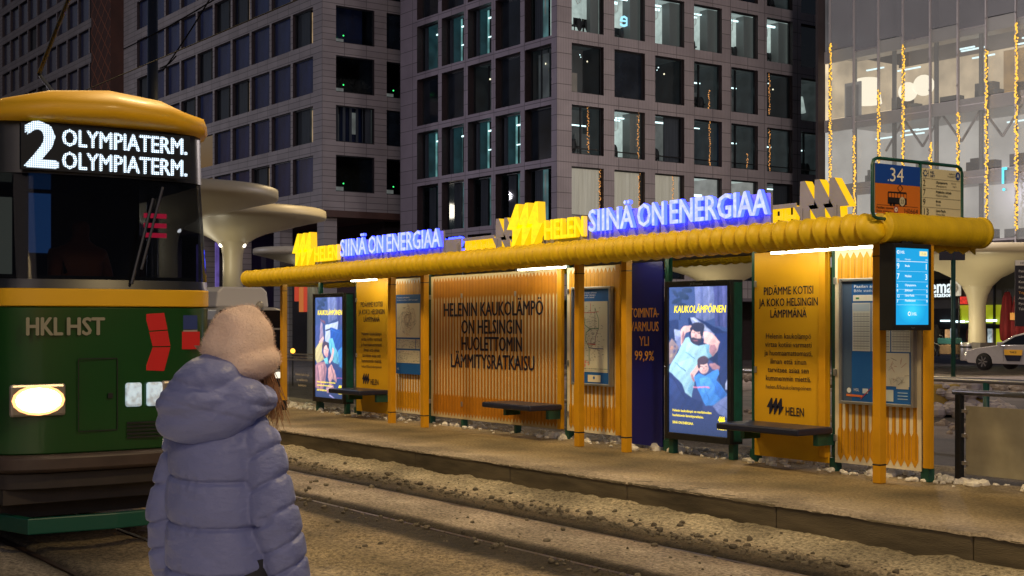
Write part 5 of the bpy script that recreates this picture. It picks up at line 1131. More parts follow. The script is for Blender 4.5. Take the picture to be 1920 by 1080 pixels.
for i, (s, c) in enumerate((('Pasila', 0), ('Länsi-Pasila', 0), ('Keskuspuisto', 0), ('Ratapihantie', 0), ('Tripla', 1), ('Asema-aukio', 0), ('Pysäkit', 0), ('Taksi', 0))): mb.text(s, -.16, z1 - .30 - i * .135, .06, -.064, m=c)
mb.text('HSL', -.12, z1 - .1, .06, -.064, m=2); mb.build('lettering', [M['white'], M['gold'], M['ink']], t)

# ------------------------------------------------------------------ grey articulated bus behind the stop
bx, by = -41., 18.8
t = thing('bus', 'pale grey city bus number 500, mostly hidden behind the person and shelter', 'bus', (bx, by, -1.08)); GREY = mat('bus_grey', (.36, .34, .30), .35, var=.06, coat=.3); BGL = mat('bus_glass', (.012, .012, .013), .06)
mb = MB(); pr = [(-1.27, .3), (-1.27, 2.7), (-1.15, 3.02), (-.9, 3.1), (.9, 3.1), (1.15, 3.02), (1.27, 2.7), (1.27, .3)]
mb.rings([[(x, y * k, .3 + (z - .3) * k2) for y, z in pr] for x, k, k2 in ((-12, .97, .98), (-11.8, 1, 1), (-.18, 1, 1), (0, .95, .985))]); mb.build('body', GREY, t, fix=True, bevel=.04)
mb = MB(); mb.rings([[(x, y * k, z) for y, z in ((-1.05, 3.1), (-.98, 3.62), (-.8, 3.78), (.8, 3.78), (.98, 3.62), (1.05, 3.1))] for x, k in ((-6.5, 1), (-1.4, 1), (-.7, .9))]); mb.build('roof_unit', mat('bus_roof_unit', (.6, .58, .55), .4), t, fix=True, bevel=.06)
mb = MB(); mb.box(.0, .02, -1.12, 1.12, 2.42, 3.0); mb.box(.0, .015, -1.15, 1.15, 1.05, 2.36)
for y in (-1.275, 1.265): mb.box(-11, -.6, y, y + .01, 1.4, 2.5)
mb.build('windscreen', BGL, t)
mb = MB(); mb.text('500', 0, 0, .30, 0, 'CENTER', bold=.02, width=.66); mb.build('display', emit('bus_display', (.55, .8, 1), 1.5), t, loc=(.03, .12, 2.55), rz=R(90))
mb = MB(); path = [(.04, -.85 + .085 * math.cos(a), 2.7 + .085 * math.sin(a)) for a in [k * math.pi / 8 for k in range(17)]]; mb.tube(path, .03, 6, 0, False); mb.build('ring_symbol', emit('red_ring', (1, .12, .05), 1.3), t)
mb = MB(); mb.poly([(.03, -.55, 2.7), (.03, -.40, 2.56), (.03, -.25, 2.7), (.03, -.40, 2.84)]); mb.build('diamond_symbol', emit('dim_orange', (.4, .15, .04), .5, False), t)
mb = MB(); mb.ball((.02, .28, 3.16), (.12, .14, .14), 0, 12, 8); mb.build('roof_camera', mat('camera_housing', (.4, .36, .28), .3), t, True)
for y in (-.95, .95):
    mb = MB(); mb.ball((.0, y, .85), (.05, .17, .11), 0, 10, 6); mb.build('headlight', emit('bus_headlight', (1, .9, .7), 1.2), t)
for x in (-2.6, -9):
    for y in (-1.15, 1.15): wheel(t, x, y, .48, .28, -1 if y < 0 else 1)
mb = MB(); mb.box(.0, .06, -1.1, 1.1, .45, .75); mb.build('bumper', M['dark'], t, bevel=.02)
# orange beacon seen through the shelter glass: a work trailer's warning lamp
X = x_on(549, 24); Z = z_on(658, X, 24); t = thing('warning_lamp', 'glowing orange warning lamp on a post, seen through the left glass pane', 'lamp', (X, 24, -1.0))
mb = MB(); mb.tube([(0, 0, 0), (0, 0, Z + .9)], .03, 8); mb.build('post', M['dark'], t); mb = MB(); mb.ball((0, 0, Z + 1.0), .1); mb.build('lamp', emit('orange_beacon', (1, .35, .03), 6), t)

# ------------------------------------------------------------------ tram
TG = mat('tram_green', (.002, .050, .006), .28, coat=.5, var=.06, scale=2); TY = mat('tram_yellow', (.70, .39, .002), .5, coat=.08, var=.05, scale=2); TGL = glass('tram_glass', (.36, .38, .43), .10, (.006, .007, .01), .03)
TD = mat('tram_underframe', (.022, .016, .014), .6, var=.3, scale=4); BUMP = mat('tram_bumper', (.05, .033, .026), .5, var=.2)
FX, FY = -11.0, 3.80
tr = thing('tram', 'green and yellow tram approaching with a lit number 2 display and headlights', 'tram', (FX, FY, -.28)); r_ = .28
def sec(x, hw, z0, z1, bul=0.):                       # a horizontal outline of the body, nose first
    return None
def shell(z0, z1, m_, name, push=0., lean0=0., lean1=0., par=None, bev=.0, x_end=-20):
    """body band: plan outline tapering to the nose, lean pulls the nose back with height"""
    def plan(z, lean):
        f = push - lean
        P = [(f - .26, -.93), (f - .16, -.90), (f - .06, -.80), (f + .02, -.55), (f + .05, 0), (f + .02, .55), (f - .06, .80), (f - .16, .90), (f - .26, .93), (-2.6 - lean * .0, 1.15), (x_end, 1.15), (x_end, -1.15), (-2.6, -1.15)]
        return [(x, y, z) for x, y in P]
    mb = MB(); mb.rings([plan(z0, lean0), plan(z1, lean1)]); o = mb.build(name, m_, par or tr, True, fix=True, bevel=bev)
    o.data.set_sharp_from_angle(angle=R(35)); return o
shell(.80 + .0, 1.99, TG, 'body', bev=.012)
shell(1.991, 2.135, TY, 'waist_band', push=.02, bev=.01)
shell(2.136, 2.21, M['dark'], 'window_sill', push=.0, lean1=.02)
shell(2.211, 3.07, TGL, 'windscreen', push=-.02, lean0=0, lean1=.14)
shell(3.071, 3.50, M['dark'], 'display_housing', push=-.14, lean0=.0, lean1=.03)
# roof with rounded yellow brow
def roof_ring(z, f, w_, e=-19.9): return [(f - .5, -w_, z), (f - .18, -w_ * .86, z), (f - .02, -w_ * .5, z), (f + .03, 0, z), (f - .02, w_ * .5, z), (f - .18, w_ * .86, z), (f - .5, w_, z), (-2.8, w_ * 1.18, z), (e, w_ * 1.18, z), (e, -w_ * 1.18, z), (-2.8, -w_ * 1.18, z)]
def crown(z, f, w_, drop): return [(x, y, z - drop * (y / w_) ** 2 * .75) for x, y, z in roof_ring(z, f, w_)]
mb = MB(); mb.rings([crown(3.53, .06, .98, .07), crown(3.60, .10, 1.0, .09), crown(3.70, .05, .99, .13), crown(3.79, -.12, .93, .20), crown(3.84, -.5, .8, .22), crown(3.85, -1.2, .6, .15)]); mb.build('roof', TY, tr, True, fix=True)
shell(.66, .80, BUMP, 'bumper', push=.09, bev=.03)
shell(.52, .655, TD, 'apron', push=.0, bev=.01)
mb = MB(); mb.box(-19, -.4, -.95, .95, .25, .52); mb.box(-.5, -.1, -.85, .85, .40, .52); mb.build('underframe', TD, tr)
mb = MB(); mb.rings([[(x, y, z) for x, y in ((-.45, -.84), (.05, -.7), (.12, 0), (.05, .7), (-.45, .84), (-.5, .78), (0, .64), (.06, 0), (0, -.64), (-.5, -.78))] for z in (.17, .30)]); mb.build('life_guard', mat('dark_green_bar', (.004, .07, .045), .4), tr, fix=True, bevel=.01)
for x in (-2.2, -4.0, -14, -16):
    for y in (-.5, .5): wheel(tr, x, y, .33, .1, -1 if y < 0 else 1)
mb = MB(); mb.box(-.02, .02, -.72, .70, 3.09, 3.46); dsp = mb.build('display_board', mat('display_black', (.004, .005, .01), .2), tr, loc=(-.085, 0, 0))
mb = MB(); mb.text('2', -.70, 3.115, .36, 0, bold=.035, width=.24); mb.text('OLYMPIATERM.', -.40, 3.30, .135, 0, bold=.03, width=1.06); mb.text('OLYMPIATERM.', -.40, 3.115, .135, 0, bold=.03, width=1.06)
DISP = emit('led_display', (.70, .86, 1), 2.6); q = DISP.node_tree; tc = q.nodes.new('ShaderNodeTexCoord'); sp = q.nodes.new('ShaderNodeSeparateXYZ'); q.links.new(tc.outputs['Object'], sp.inputs[0]); pv = None
for ax in ('X', 'Z'):
    a = q.nodes.new('ShaderNodeMath'); a.operation = 'MULTIPLY'; a.inputs[1].default_value = 2 * math.pi / .017; q.links.new(sp.outputs[ax], a.inputs[0]); b = q.nodes.new('ShaderNodeMath'); b.operation = 'SINE'; q.links.new(a.outputs[0], b.inputs[0])
    c = q.nodes.new('ShaderNodeMapRange'); c.inputs[1].default_value = -1; c.inputs[3].default_value = .45; c.inputs[4].default_value = 1.7; q.links.new(b.outputs[0], c.inputs[0])
    if pv is None: pv = c
    else: d = q.nodes.new('ShaderNodeMath'); d.operation = 'MULTIPLY'; q.links.new(pv.outputs[0], d.inputs[0]); q.links.new(c.outputs[0], d.inputs[1]); q.links.new(d.outputs[0], q.nodes['Principled BSDF'].inputs['Emission Strength'])
mb.build('display_lettering', DISP, tr, loc=(-.055, 0, 0), rz=R(90))
HL = emit('tram_headlamp', (1, .80, .55), 22); HLR = mat('lamp_housing', (.3, .27, .24), .3, .5)
for y in (-.62, .62):
    mb = MB(); mb.box(.0, .045, -.22, .22, -.13, .13); o = mb.build('headlight', HLR, tr, bevel=.03, loc=(.02, y, 1.24), fix=True)
    mb = MB(); mb.tube([(.050, 0, 0), (.056, 0, 0)], .085, 16); mb.v = [(x, y * 2.1, z * 1.15) for x, y, z in mb.v]; mb.build('lens', HL, o); mb = MB(); mb.tube([(.0451, 0, 0), (.049, 0, 0)], .11, 16); mb.v = [(x, y * 1.9, z * 1.1) for x, y, z in mb.v]; mb.build('glowing_reflector', emit('warm_reflector_glow', (1, .42, .14), 2.5), o)  # ring round the lens emits, standing in for the headlamp's orange glow
for y in (.16, .34):
    mb = MB(); mb.box(.03, .07, y - .07, y + .07, 1.16, 1.36); mb.build('marker_lamp', emit('white_marker', (.55, .75, .85), .7, False, base=(.5, .5, .5), lo=.4, scale=20), tr, bevel=.02)
def front_sheet(name, mats, fn, x=.058):
    mb = MB(); fn(mb); return mb.build(name, mats, tr, loc=(x, 0, 0), rz=R(90))
REDS = mat('red_reflector', (.55, .012, .012), .4)
front_sheet('red_chevron', REDS, lambda m: (m.prism([(.26, 1.93), (.43, 1.94), (.46, 1.80), (.30, 1.79)][::-1], 0, .012), m.prism([(.30, 1.78), (.46, 1.79), (.485, 1.66), (.33, 1.66)][::-1], 0, .012), m.prism([(.33, 1.65), (.485, 1.65), (.43, 1.45), (.26, 1.46)][::-1], 0, .012)), .035)
front_sheet('route_plate', [mat('blue_print', (.02, .04, .18), .4), mat('grey_print', (.3, .26, .24), .4), REDS], lambda m: (m.box(.49, .74, 0, .012, 1.80, 1.92, 0), m.box(.49, .74, 0, .012, 1.69, 1.795, 1), m.box(.60, .76, -.004, .0, 1.63, 1.78, 2)), -.0)
front_sheet('fleet_lettering', mat('pale_lettering', (.24, .23, .17), .5), lambda m: (m.text('HKL', -.72, 1.76, .14, 0, bold=.03, width=.28), m.text('HST', -.40, 1.76, .14, 0, bold=.03, width=.3)), .055)
mb = MB(); mb.tube([(.06, .14, 2.18), (.02, .34, 2.9)], .014, 6); mb.tube([(.07, .22, 2.3), (.03, .42, 3.0)], .012, 6); mb.build('wiper', M['dark'], tr)
mb = MB(); mb.box(-1.75, -1.7, -.85, .85, 2.15, 3.5); mb.build('cab_wall', mat('cab_dark', (.012, .014, .02), .6, var=.4, scale=2), tr); mb = MB()
for k in range(3): mb.box(-.42, -.40, .42, .62, 2.60 + k * .085, 2.64 + k * .085)
mb.build('cab_display', emit('red_led', (.8, .01, .06), .8), tr); mb = MB(); mb.box(-.9, -.3, -.85, .85, 2.0, 2.25); mb.build('cab_desk', M['dark'], tr); mb = MB(); mb.box(-1.69, -1.68, -.7, -.35, 2.3, 3.0, 0); mb.box(-1.69, -1.68, -.2, .0, 2.5, 3.05, 1); mb.build('cab_window', [emit('dim_cab_light', (.12, .13, .10), .6), emit('blue_cab_light', (.03, .12, .35), .4)], tr)
mb = MB(); mb.box(-7, -5, -.6, .6, 3.86, 4.05); mb.build('roof_box', mat('roof_grey', (.14, .13, .11), .6), tr, bevel=.03)
mb = MB()
for y in (-.5, .5):
    mb.tube([(-2.6, y, 3.9), (-3.6, y * .9, 4.5), (-2.2, y * .8, 5.2)], .025, 6)
mb.tube([(-2.2, -.8, 5.22), (-2.2, .8, 5.22)], .03, 6); mb.box(-3.8, -2.4, -.6, .6, 3.85, 3.95); mb.build('pantograph', M['dark'], tr)
l = bpy.data.lights.new('headlight_beam', 'SPOT'); l.energy = 60; l.color = (1, .85, .6); l.spot_size = R(60); l.shadow_soft_size = .08
for y in (-.62, .62):
    o = bpy.data.objects.new('headlight_beam', l); o.location = (FX + .12, FY + y, .95); o.rotation_euler = (0, R(-82), 0); COL.objects.link(o)
def seams(m):
    for y in (-.30, .02): m.box(y - .004, y + .004, -.004, 0, .98, 1.56)
    m.box(-.30, .02, -.004, 0, 1.56, 1.568); m.box(-.30, .02, -.004, 0, .972, .98); m.box(-.06, -.02, -.014, 0, 1.24, 1.28)
    for k in range(5): m.box(.10, .40, -.006, 0, .90 + k * .03, .915 + k * .03)
front_sheet('hatch_seam', M['dark'], seams, .056)
# people by the shop windows under the glass block
def bystander(px, Y, label, colr, rz, sit=False):
    P = [(0, 0, .88), (0, 0, 1.1), (0, 0, 1.34), (0, .01, 1.48), (0, .03, 1.60), (0, .03, 1.68), (-.19, 0, 1.36), (-.25, .03, 1.1), (-.22, .14, .92), (.19, 0, 1.36), (.25, .03, 1.1), (.2, .16, .95), (-.1, 0, .82), (-.11, .03, .48), (-.11, -.02, .08), (-.12, .14, .05), (.1, 0, .82), (.11, .04, .48), (.12, 0, .08), (.13, .16, .05)]
    E = [(0, 1), (1, 2), (2, 3), (3, 4), (4, 5), (2, 6), (6, 7), (7, 8), (2, 9), (9, 10), (10, 11), (0, 12), (12, 13), (13, 14), (14, 15), (0, 16), (16, 17), (17, 18), (18, 19)]
    Rd = [.17, .17, .18, .06, .10, .07, .09, .065, .05, .09, .065, .05, .11, .075, .055, .045, .11, .075, .055, .045]
    me = bpy.data.meshes.new('person'); me.from_pydata(P, E, []); o = bpy.data.objects.new('person', me); COL.objects.link(o); me.materials.append(mat('dark_clothes', colr, .8))
    o.modifiers.new('skin', 'SKIN').use_smooth_shade = True; o.modifiers.new('sub', 'SUBSURF').levels = 1; o.modifiers['sub'].render_levels = 1
    for i, q in enumerate(Rd): me.skin_vertices[0].data[i].radius = (q, q)
    me.skin_vertices[0].data[0].use_root = True
    bake(o); o.location = (x_on(px, Y), Y, -.3); o.rotation_euler = (0, 0, rz); return tag(o, label, 'person')
bystander(1757, 58.5, 'person in black standing behind the cargo bicycle under the canopy', (.015, .014, .016), 1.2)
bystander(1817, 60.5, 'person in a dark red coat standing by the shop windows left of the white column', (.10, .025, .02), -.6)
dv = bystander(1800, 50, 'person driving the tram, dim behind the dark windscreen', (.12, .035, .015), R(-90))
dv.location = (FX - 1.15, FY + .1, .82)
# overhead line, catenary mast
mb = MB()
for y in (3.72, 7.05): mb.tube([(-60, y, 5.3), (4, y, 5.3)], .008, 5)
t = thing('overhead_line', 'thin dark overhead tram wires with a slanting span wire, upper left', 'overhead wire', (0, 5, 5.3)); mb.v = [(x, y - 5, z - 5.3) for x, y, z in mb.v]; mb.build('contact_wire', M['wire'], t)
def wire(p, q, n=8, sag=.05):
    a, b = Vector(p), Vector(q); mb = MB(); mb.tube([a.lerp(b, i / n) - Vector((0, 0, sag * math.sin(math.pi * i / n))) for i in range(n + 1)], .018, 5)
    mb.v = [(x, y - 5, z - 5.3) for x, y, z in mb.v]; mb.build('span_wire', M['wire'], t)
def at(px, py, d): cx = (px - 960) / F_ * d; return (C_ * cx - S_ * d, S_ * cx + .5815 * d, 1.6 + (600 - py) * d / F_)
wire(at(305, 133, 34), at(398, -10, 30)); wire(at(232, 92, 36), at(420, -12, 30)); wire(at(300, 128, 34), at(330, 105, 33))
mx, my, _ = at(286, 100, 36)
t2 = thing('catenary_mast', 'tall dark catenary mast rising behind the tram roof', 'mast', (mx, my, -.5)); mb = MB(); mb.lathe([(.2, 0), (.17, .3), (.13, 12)], n=16); mb.build('pole', M['dark'], t2, True); mb = MB(); mb.lathe([(.26, 0), (.26, .25)], n=16); mb.build('base', M['dark'], t2)
# ------------------------------------------------------------------ the person on the near platform (local x = right, y = away from the camera)
pe = None
def sdf_mesh(name, fn, lo, hi, st, mats, smooth_it=2):
    """surface of fn(p) = 0 on a voxel grid (surface nets)"""
    nx, ny, nz_ = [int((hi[i] - lo[i]) / st) + 2 for i in range(3)]
    val = {}
    import numpy as np
    X = np.array([lo[0] + st * i for i in range(nx)]); Y = np.array([lo[1] + st * i for i in range(ny)]); Z = np.array([lo[2] + st * i for i in range(nz_)])
    G = np.stack(np.meshgrid(X, Y, Z, indexing='ij'), -1); V = fn(G)
    ins = V < 0; idx = -np.ones((nx, ny, nz_), int); verts = []
    cs = [(0,0,0),(1,0,0),(0,1,0),(1,1,0),(0,0,1),(1,0,1),(0,1,1),(1,1,1)]
    ed = [(0,1),(2,3),(4,5),(6,7),(0,2),(1,3),(4,6),(5,7),(0,4),(1,5),(2,6),(3,7)]
    cnt = sum(ins[a:nx - 1 + a, b:ny - 1 + b, c:nz_ - 1 + c].astype(int) for a, b, c in cs)
    for i, j, k in zip(*np.where((cnt > 0) & (cnt < 8))):
        p = np.zeros(3); n = 0
        for a, b in ed:
            A, B = cs[a], cs[b]; va, vb = V[i + A[0], j + A[1], k + A[2]], V[i + B[0], j + B[1], k + B[2]]
            if (va < 0) != (vb < 0):
                t = va / (va - vb); p += np.array(A) * (1 - t) + np.array(B) * t; n += 1
        p = p / n; idx[i, j, k] = len(verts); verts.append((lo[0] + (i + p[0]) * st, lo[1] + (j + p[1]) * st, lo[2] + (k + p[2]) * st))
    faces = []
    for ax in range(3):
        s1 = [slice(None)] * 3; s2 = [slice(None)] * 3; s1[ax] = slice(0, -1); s2[ax] = slice(1, None)
        d = ins[tuple(s1)] != ins[tuple(s2)]; o1, o2 = (ax + 1) % 3, (ax + 2) % 3
        for c in zip(*np.where(d)):
            c = list(c)
            if c[o1] == 0 or c[o2] == 0: continue
            q = []
            for u, v in ((0, 0), (-1, 0), (-1, -1), (0, -1)):
                e = list(c); e[o1] += u; e[o2] += v
                if e[o1] >= idx.shape[o1] - 1 or e[o2] >= idx.shape[o2] - 1: q = None; break
                q.append(idx[tuple(e)])
            if q and min(q) >= 0: faces.append(q if not ins[tuple(c)] else q[::-1])
    me = bpy.data.meshes.new(name); me.from_pydata(verts, [], faces); me.update()
    me.polygons.foreach_set('use_smooth', [True] * len(faces))
    for m in mats: me.materials.append(m)
    recalc(me)
    o = bpy.data.objects.new(name, me); COL.objects.link(o)
    if smooth_it:
        s = o.modifiers.new('smooth', 'SMOOTH'); s.iterations = smooth_it; s.factor = .5
    return o
import numpy as np
def sd_ell(G, c, r, rot=0, tilt=0):
    p = G - np.array(c)
    if rot:
        x = p[..., 0] * math.cos(rot) + p[..., 1] * math.sin(rot); y = -p[..., 0] * math.sin(rot) + p[..., 1] * math.cos(rot); p = np.stack([x, y, p[..., 2]], -1)
    if tilt:
        x = p[..., 0] * math.cos(tilt) + p[..., 2] * math.sin(tilt); z = -p[..., 0] * math.sin(tilt) + p[..., 2] * math.cos(tilt); p = np.stack([x, p[..., 1], z], -1)
    r = np.array(r); k = np.linalg.norm(p / r, axis=-1); k2 = np.linalg.norm(p / (r * r), axis=-1) + 1e-9
    return k * (k - 1) / k2
def sd_caps(G, a, b, ra, rb):
    a, b = np.array(a), np.array(b); ab = b - a; t = np.clip(((G - a) @ ab) / (ab @ ab), 0, 1)
    return np.linalg.norm(G - a - t[..., None] * ab, axis=-1) - (ra + (rb - ra) * t), t
def smin(a, b, k): h = np.clip(.5 + .5 * (b - a) / k, 0, 1); return b + (a - b) * h - k * h * (1 - h)
def puff(z, seams):
    """0 at the quilting seams, 1 in the middle of each baffle"""
    out = np.ones_like(z)
    for a, b in zip(seams, seams[1:]):
        t = (z - a) / (b - a); m_ = (t >= 0) & (t < 1); out = np.where(m_, np.clip(np.sin(np.pi * np.clip(t, 0, 1)), 0, 1) ** .42, out)
    return out
TURN = R(-28)
SEAM = [.48, .64, .802, .952, 1.098, 1.262, 1.5]
def interp(z, zs, vs_): return np.interp(z, zs, vs_)
def wr(G, s, amp, seed=0):                                      # soft cloth wrinkles
    x, y, z = G[..., 0], G[..., 1], G[..., 2]
    return amp * (np.sin(s * (z * 1.0 + .35 * x) + 2.1 * np.sin(s * .31 * x + seed) + 1.7 * np.sin(s * .27 * z + 1.3 * seed)) * np.sin(s * .43 * x + s * .21 * y + seed) )
def coat_fn(G):
    c, s = math.cos(TURN), math.sin(TURN); x = G[..., 0] * c + G[..., 1] * s; y = -G[..., 0] * s + G[..., 1] * c; z = G[..., 2]
    a = interp(z, [.48, .64, .80, .95, 1.10, 1.20, 1.27, 1.32, 1.38, 1.44], [.200, .202, .194, .186, .188, .188, .165, .118, .098, .094])
    b = interp(z, [.48, .64, .80, .95, 1.10, 1.20, 1.27, 1.32, 1.38, 1.44], [.185, .185, .178, .17, .165, .155, .135, .112, .098, .094])
    pf = puff(z + .012 * np.sin(x * 7 + 1), SEAM)
    k = np.sqrt((x / a) ** 2 + (y / b) ** 2)
    d = (k - 1) * np.minimum(a, b) - .008 * pf + .008 + wr(G, 30, .0020, 1.0) + wr(G, 75, .0007, 2.0)
    d = np.maximum(d, np.maximum(.50 - z, z - 1.41))
    zz = z + .012 * np.sin(x * 7 + 1)
    for q in SEAM[1:5]: e = zz - q; d = d + .011 * np.exp(-(e / .007) ** 2) + .0022 * np.exp(-(e / .03) ** 2) * np.sin(95 * x + 40 * y + 3 * np.sin(30 * x) + q * 50)
    for sx, A, B, Cw in ((1, (.138, -.078, 1.20), (.187, -.092, .975), (.226, -.05, .765)), (-1, (-.138, .08, 1.20), (-.186, .075, .975), (-.19, .10, .775))):
        d1, t1 = sd_caps(G, A, B, .074, .083); d2, t2 = sd_caps(G, B, Cw, .083, .073)
        L = np.where(d1 < d2, t1 * .235, .235 + t2 * .22) + .03 * (G[..., 0] - A[0]) / .1
        sp = [-.09, .03, .135, .245, .345, .43, .52]
        da = np.minimum(d1, d2) - .006 * puff(L, sp) + .007 + wr(G, 40, .0022, 3.0 + sx) + wr(G, 90, .0008, 5.)
        for q in sp[1:6]: e = L - q; da = da + .010 * np.exp(-(e / .007) ** 2) + .002 * np.exp(-(e / .025) ** 2) * np.sin(100 * G[..., 0] + 70 * G[..., 1] + q * 60)
        d = smin(d, da, .005)
    return d
JK = mat('lavender_nylon', (.185, .215, .45), .46, var=.08, scale=5, bump=.75, bscale=12, stretch=(1, 1, 1.8), spec=.35, detail=3)
person = MB()
# body: one skinned surface from pelvis to head, fingers and feet
def skin_body():
    P = {}; E = []; rad = []
    vs_ = []
    def v(p, r): vs_.append(p); rad.append(r); return len(vs_) - 1
    c, s = math.cos(TURN), math.sin(TURN)
    def rt(x, y, z): return (x * c - y * s, x * s + y * c, z)
    pel = v(rt(0, 0, .86), .125); sp = v(rt(0, 0, 1.05), .115); ch = v(rt(0, -.01, 1.2), .12); nk = v(rt(0, 0, 1.36), .052); sk = v(rt(.0, .02, 1.43), .07); hd = v(rt(.0, .03, 1.50), .088); tp = v(rt(0, .02, 1.56), .07)
    E += [(pel, sp), (sp, ch), (ch, nk), (nk, sk), (sk, hd), (hd, tp)]
    jaw = v(rt(.0, .095, 1.44), .036); E.append((sk, jaw)); ns = v(rt(0, .128, 1.485), .011); E.append((hd, ns))
    for sx in (-1, 1): ear = v(rt(sx * .088, .015, 1.485), .014); E.append((hd, ear))
    for sx, A, B, Cw in ((1, (.138, -.078, 1.20), (.187, -.092, .975), (.226, -.05, .765)), (-1, (-.138, .08, 1.20), (-.186, .075, .975), (-.19, .10, .775))):
        a = v(A, .055); b = v(B, .042); w_ = v(Cw, .026); E += [(ch, a), (a, b), (b, w_)]
        pm = v((Cw[0], Cw[1] + .02, Cw[2] - .075), .027); E.append((w_, pm))
        for k in range(4):
            o = (k - 1.5) * .019; L = (.030, .036, .034, .026)[k]
            f1 = v((Cw[0] + sx * .004, Cw[1] + .025 + o, Cw[2] - .115), .0095); f2 = v((Cw[0] - sx * .004, Cw[1] + .03 + o, Cw[2] - .115 - L), .009); f3 = v((Cw[0] - sx * .016, Cw[1] + .034 + o, Cw[2] - .12 - L * 1.7), .0078); E += [(pm, f1), (f1, f2), (f2, f3)]
        t1 = v((Cw[0] - sx * .014, Cw[1] + .05, Cw[2] - .07), .011); t2 = v((Cw[0] - sx * .02, Cw[1] + .068, Cw[2] - .105), .0095); E += [(pm, t1), (t1, t2)]
    for sx in (-1, 1):
        h = v(rt(sx * .09, 0, .82), .085); k = v(rt(sx * .095, .02, .47), .058); an = v(rt(sx * .10, -.02, .09), .042); to = v(rt(sx * .115, .13, .045), .036); E += [(pel, h), (h, k), (k, an), (an, to)]
    me = bpy.data.meshes.new('person'); me.from_pydata(vs_, E, []); o = bpy.data.objects.new('person', me); COL.objects.link(o)
    sk_ = o.modifiers.new('skin', 'SKIN'); sk_.use_smooth_shade = True; o.modifiers.new('sub', 'SUBSURF').levels = 1
    o.modifiers['sub'].render_levels = 1
    for i, r in enumerate(rad): me.skin_vertices[0].data[i].radius = (r, r)
    me.skin_vertices[0].data[0].use_root = True
    bake(o); o.data.materials.clear(); o.data.materials.append(mat('skin', (.48, .27, .2), .5)); return o
pe = skin_body(); pe.location = (-4.13, 1.79, .0); pe.rotation_euler = (0, 0, R(54.45))
tag(pe, 'person seen from behind in a lavender puffer coat and fuzzy pale pink beanie', 'person')
ct = sdf_mesh('coat', coat_fn, (-.36, -.30, .47), (.38, .32, 1.45), .0062, [JK], 1); ct.parent = pe
# hood: stacked soft folds hanging down the back, a collar round the neck
def hood_fn(G):
    x, y, z = G[..., 0], G[..., 1], G[..., 2]
    d = sd_ell(G, (-.035, -.125, 1.285), (.148, .078, .075), 0, .10)
    d = smin(d, sd_ell(G, (-.055, -.125, 1.345), (.128, .095, .062), 0, .16), .012)
    d = smin(d, sd_ell(G, (-.035, -.10, 1.405), (.118, .10, .062), 0, .30), .012)
    d = smin(d, sd_ell(G, (-.045, -.03, 1.44), (.085, .10, .045), 0, .42), .02)
    d = smin(d, sd_ell(G, (.075, -.10, 1.335), (.092, .085, .075), 0, .55), .03)
    d = smin(d, sd_ell(G, (.115, -.02, 1.335), (.06, .10, .05), 0, .2), .02)
    d = smin(d, sd_ell(G, (.0, .05, 1.345), (.135, .09, .055), 0, .1), .03)
    d += wr(G, 48, .0045, 4.0) + wr(G, 100, .0014, 1.0) + .006 * np.exp(-((z - 1.315 + .25 * x) / .008) ** 2) * (y < -.05) + .006 * np.exp(-((z - 1.375 + .3 * x) / .008) ** 2) * (y < -.02)
    return d - .004
hd = sdf_mesh('hood', hood_fn, (-.24, -.27, 1.17), (.22, .17, 1.53), .0065, [JK], 1); hd.parent = pe
# beanie
def hat_fn(G):
    d = sd_ell(G, (.05, .01, 1.508), (.116, .122, .108), 0, .12)
    d = smin(d, sd_ell(G, (.068, .005, 1.585), (.074, .082, .052), 0, -.25), .05)
    d = smin(d, sd_ell(G, (.092, .0, 1.622), (.030, .034, .020), 0, -.2), .03)
    d = np.maximum(d, -sd_ell(G, (.005, -.155, 1.565), (.045, .05, .04), 0, .3) ) if False else smin(d, d, .001)
    d = d + .010 * np.exp(-((G[..., 0] - .015) / .03) ** 2 - ((G[..., 2] - 1.555) / .035) ** 2) * (G[..., 1] < 0)
    cuff = sd_ell(G, (.062, .010, 1.450), (.127, .134, .066), 0, .30)
    d = smin(d, cuff, .008)
    return np.maximum(d, 1.385 + .30 * (.02 - G[..., 0]) - G[..., 2]) + wr(G, 40, .002, 2.0)
FUZZ = mat('fuzzy_wool', (.85, .66, .56), .9, var=.08, scale=9, bump=.35, bscale=120)
ht = sdf_mesh('hat', hat_fn, (-.1, -.15, 1.30), (.22, .17, 1.66), .007, [FUZZ], 2); ht.parent = pe
mb = MB(); r = random.Random(5); me = ht.data
vv = [(v.co.copy(), v.normal.copy()) for v in me.vertices]
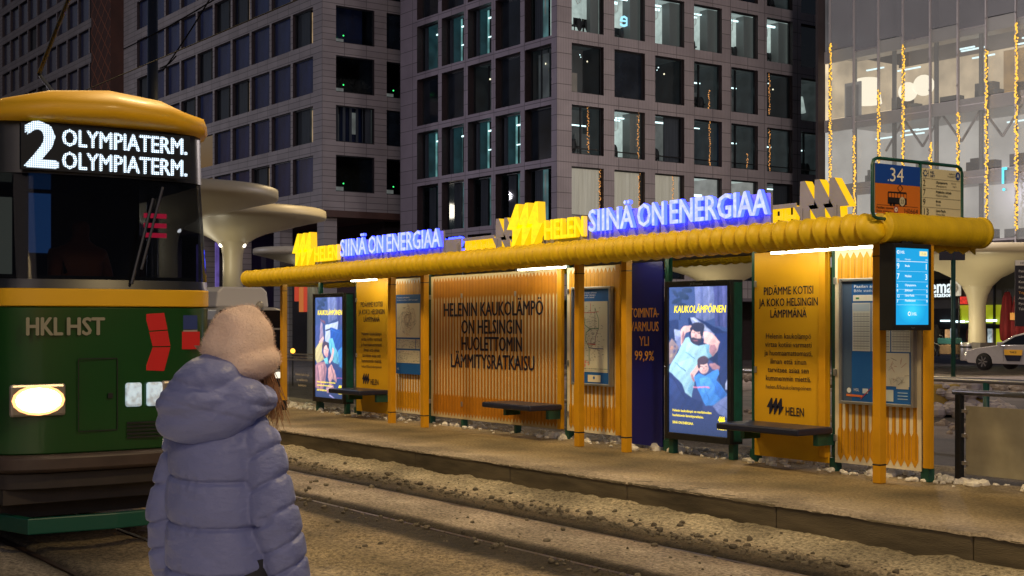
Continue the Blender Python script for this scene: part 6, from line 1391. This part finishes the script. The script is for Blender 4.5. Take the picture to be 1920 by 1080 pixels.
for i in range(14000):
    p, n = vv[r.randrange(len(vv))]
    p = p + Vector((r.uniform(-.004, .004), r.uniform(-.004, .004), r.uniform(-.004, .004)))
    t = Vector((r.uniform(-1, 1), r.uniform(-1, 1), r.uniform(-1, 1))); t = (t - n * t.dot(n)).normalized()
    L = r.uniform(.003, .009); sd_ = n.cross(t) * .0005; tip = p + n * L + t * L * .7
    mb.add([p - sd_, p + sd_, tip], [(0, 1, 2)])
fz = mb.build('fuzz', FUZZ, ht); fz['kind'] = 'stuff'
# loose hair below the hat on the right
mb = MB(); r = random.Random(8)
for i in range(170):
    x0 = .115 + r.uniform(-.03, .03); y0 = .035 + r.uniform(-.04, .06); q = r.uniform(-.022, .028); L = r.uniform(.07, .17)
    pts = [(x0, y0, 1.455), (x0 + .018 + q * .4, y0 - .005, 1.40), (x0 + .026 + q, y0 - .01, 1.40 - L * .5), (x0 + .026 + q * 1.6 + r.uniform(-.012, .015), y0, 1.40 - L)]
    mb.tube(pts, [.0012, .0012, .001, .0004], 4, caps=False)
mb.build('hair', mat('light_brown_hair', (.32, .15, .06), .45, var=.3, scale=40), pe, True)
TR = mat('dark_trousers', (.02, .022, .03), .7, var=.2); c, s = math.cos(TURN), math.sin(TURN)
mb = MB()
for sx in (-1, 1):
    f = lambda x, y, z: (x * c - y * s, x * s + y * c, z)
    mb.tube([f(sx * .09, 0, .84), f(sx * .095, .01, .65), f(sx * .097, .022, .47), f(sx * .1, .0, .25), f(sx * .1, -.02, .12)], [.11, .095, .078, .066, .062], 14)
mb.build('trousers', TR, pe, True)
for sx in (-1, 1):
    mb = MB(); mb.tube([f(sx * .10, -.02, .24), f(sx * .10, -.02, .12), f(sx * .105, .0, .055), f(sx * .115, .10, .05), f(sx * .12, .17, .04)], [.066, .062, .058, .052, .035], 14); mb.build('boot', mat('black_boot', (.012, .012, .013), .5), pe, True)
# eyes and mouth
for sx in (-1, 1):
    mb = MB(); mb.ball(f(sx * .034, .108, 1.50), .013, 0, 10, 8); mb.build('eye', mat('eye', (.5, .5, .5), .2), pe, True)
mb = MB(); mb.ball(f(0, .118, 1.44), (.024, .016, .006), 0, 10, 6); mb.build('mouth', mat('lips', (.35, .1, .09), .5), pe, True)
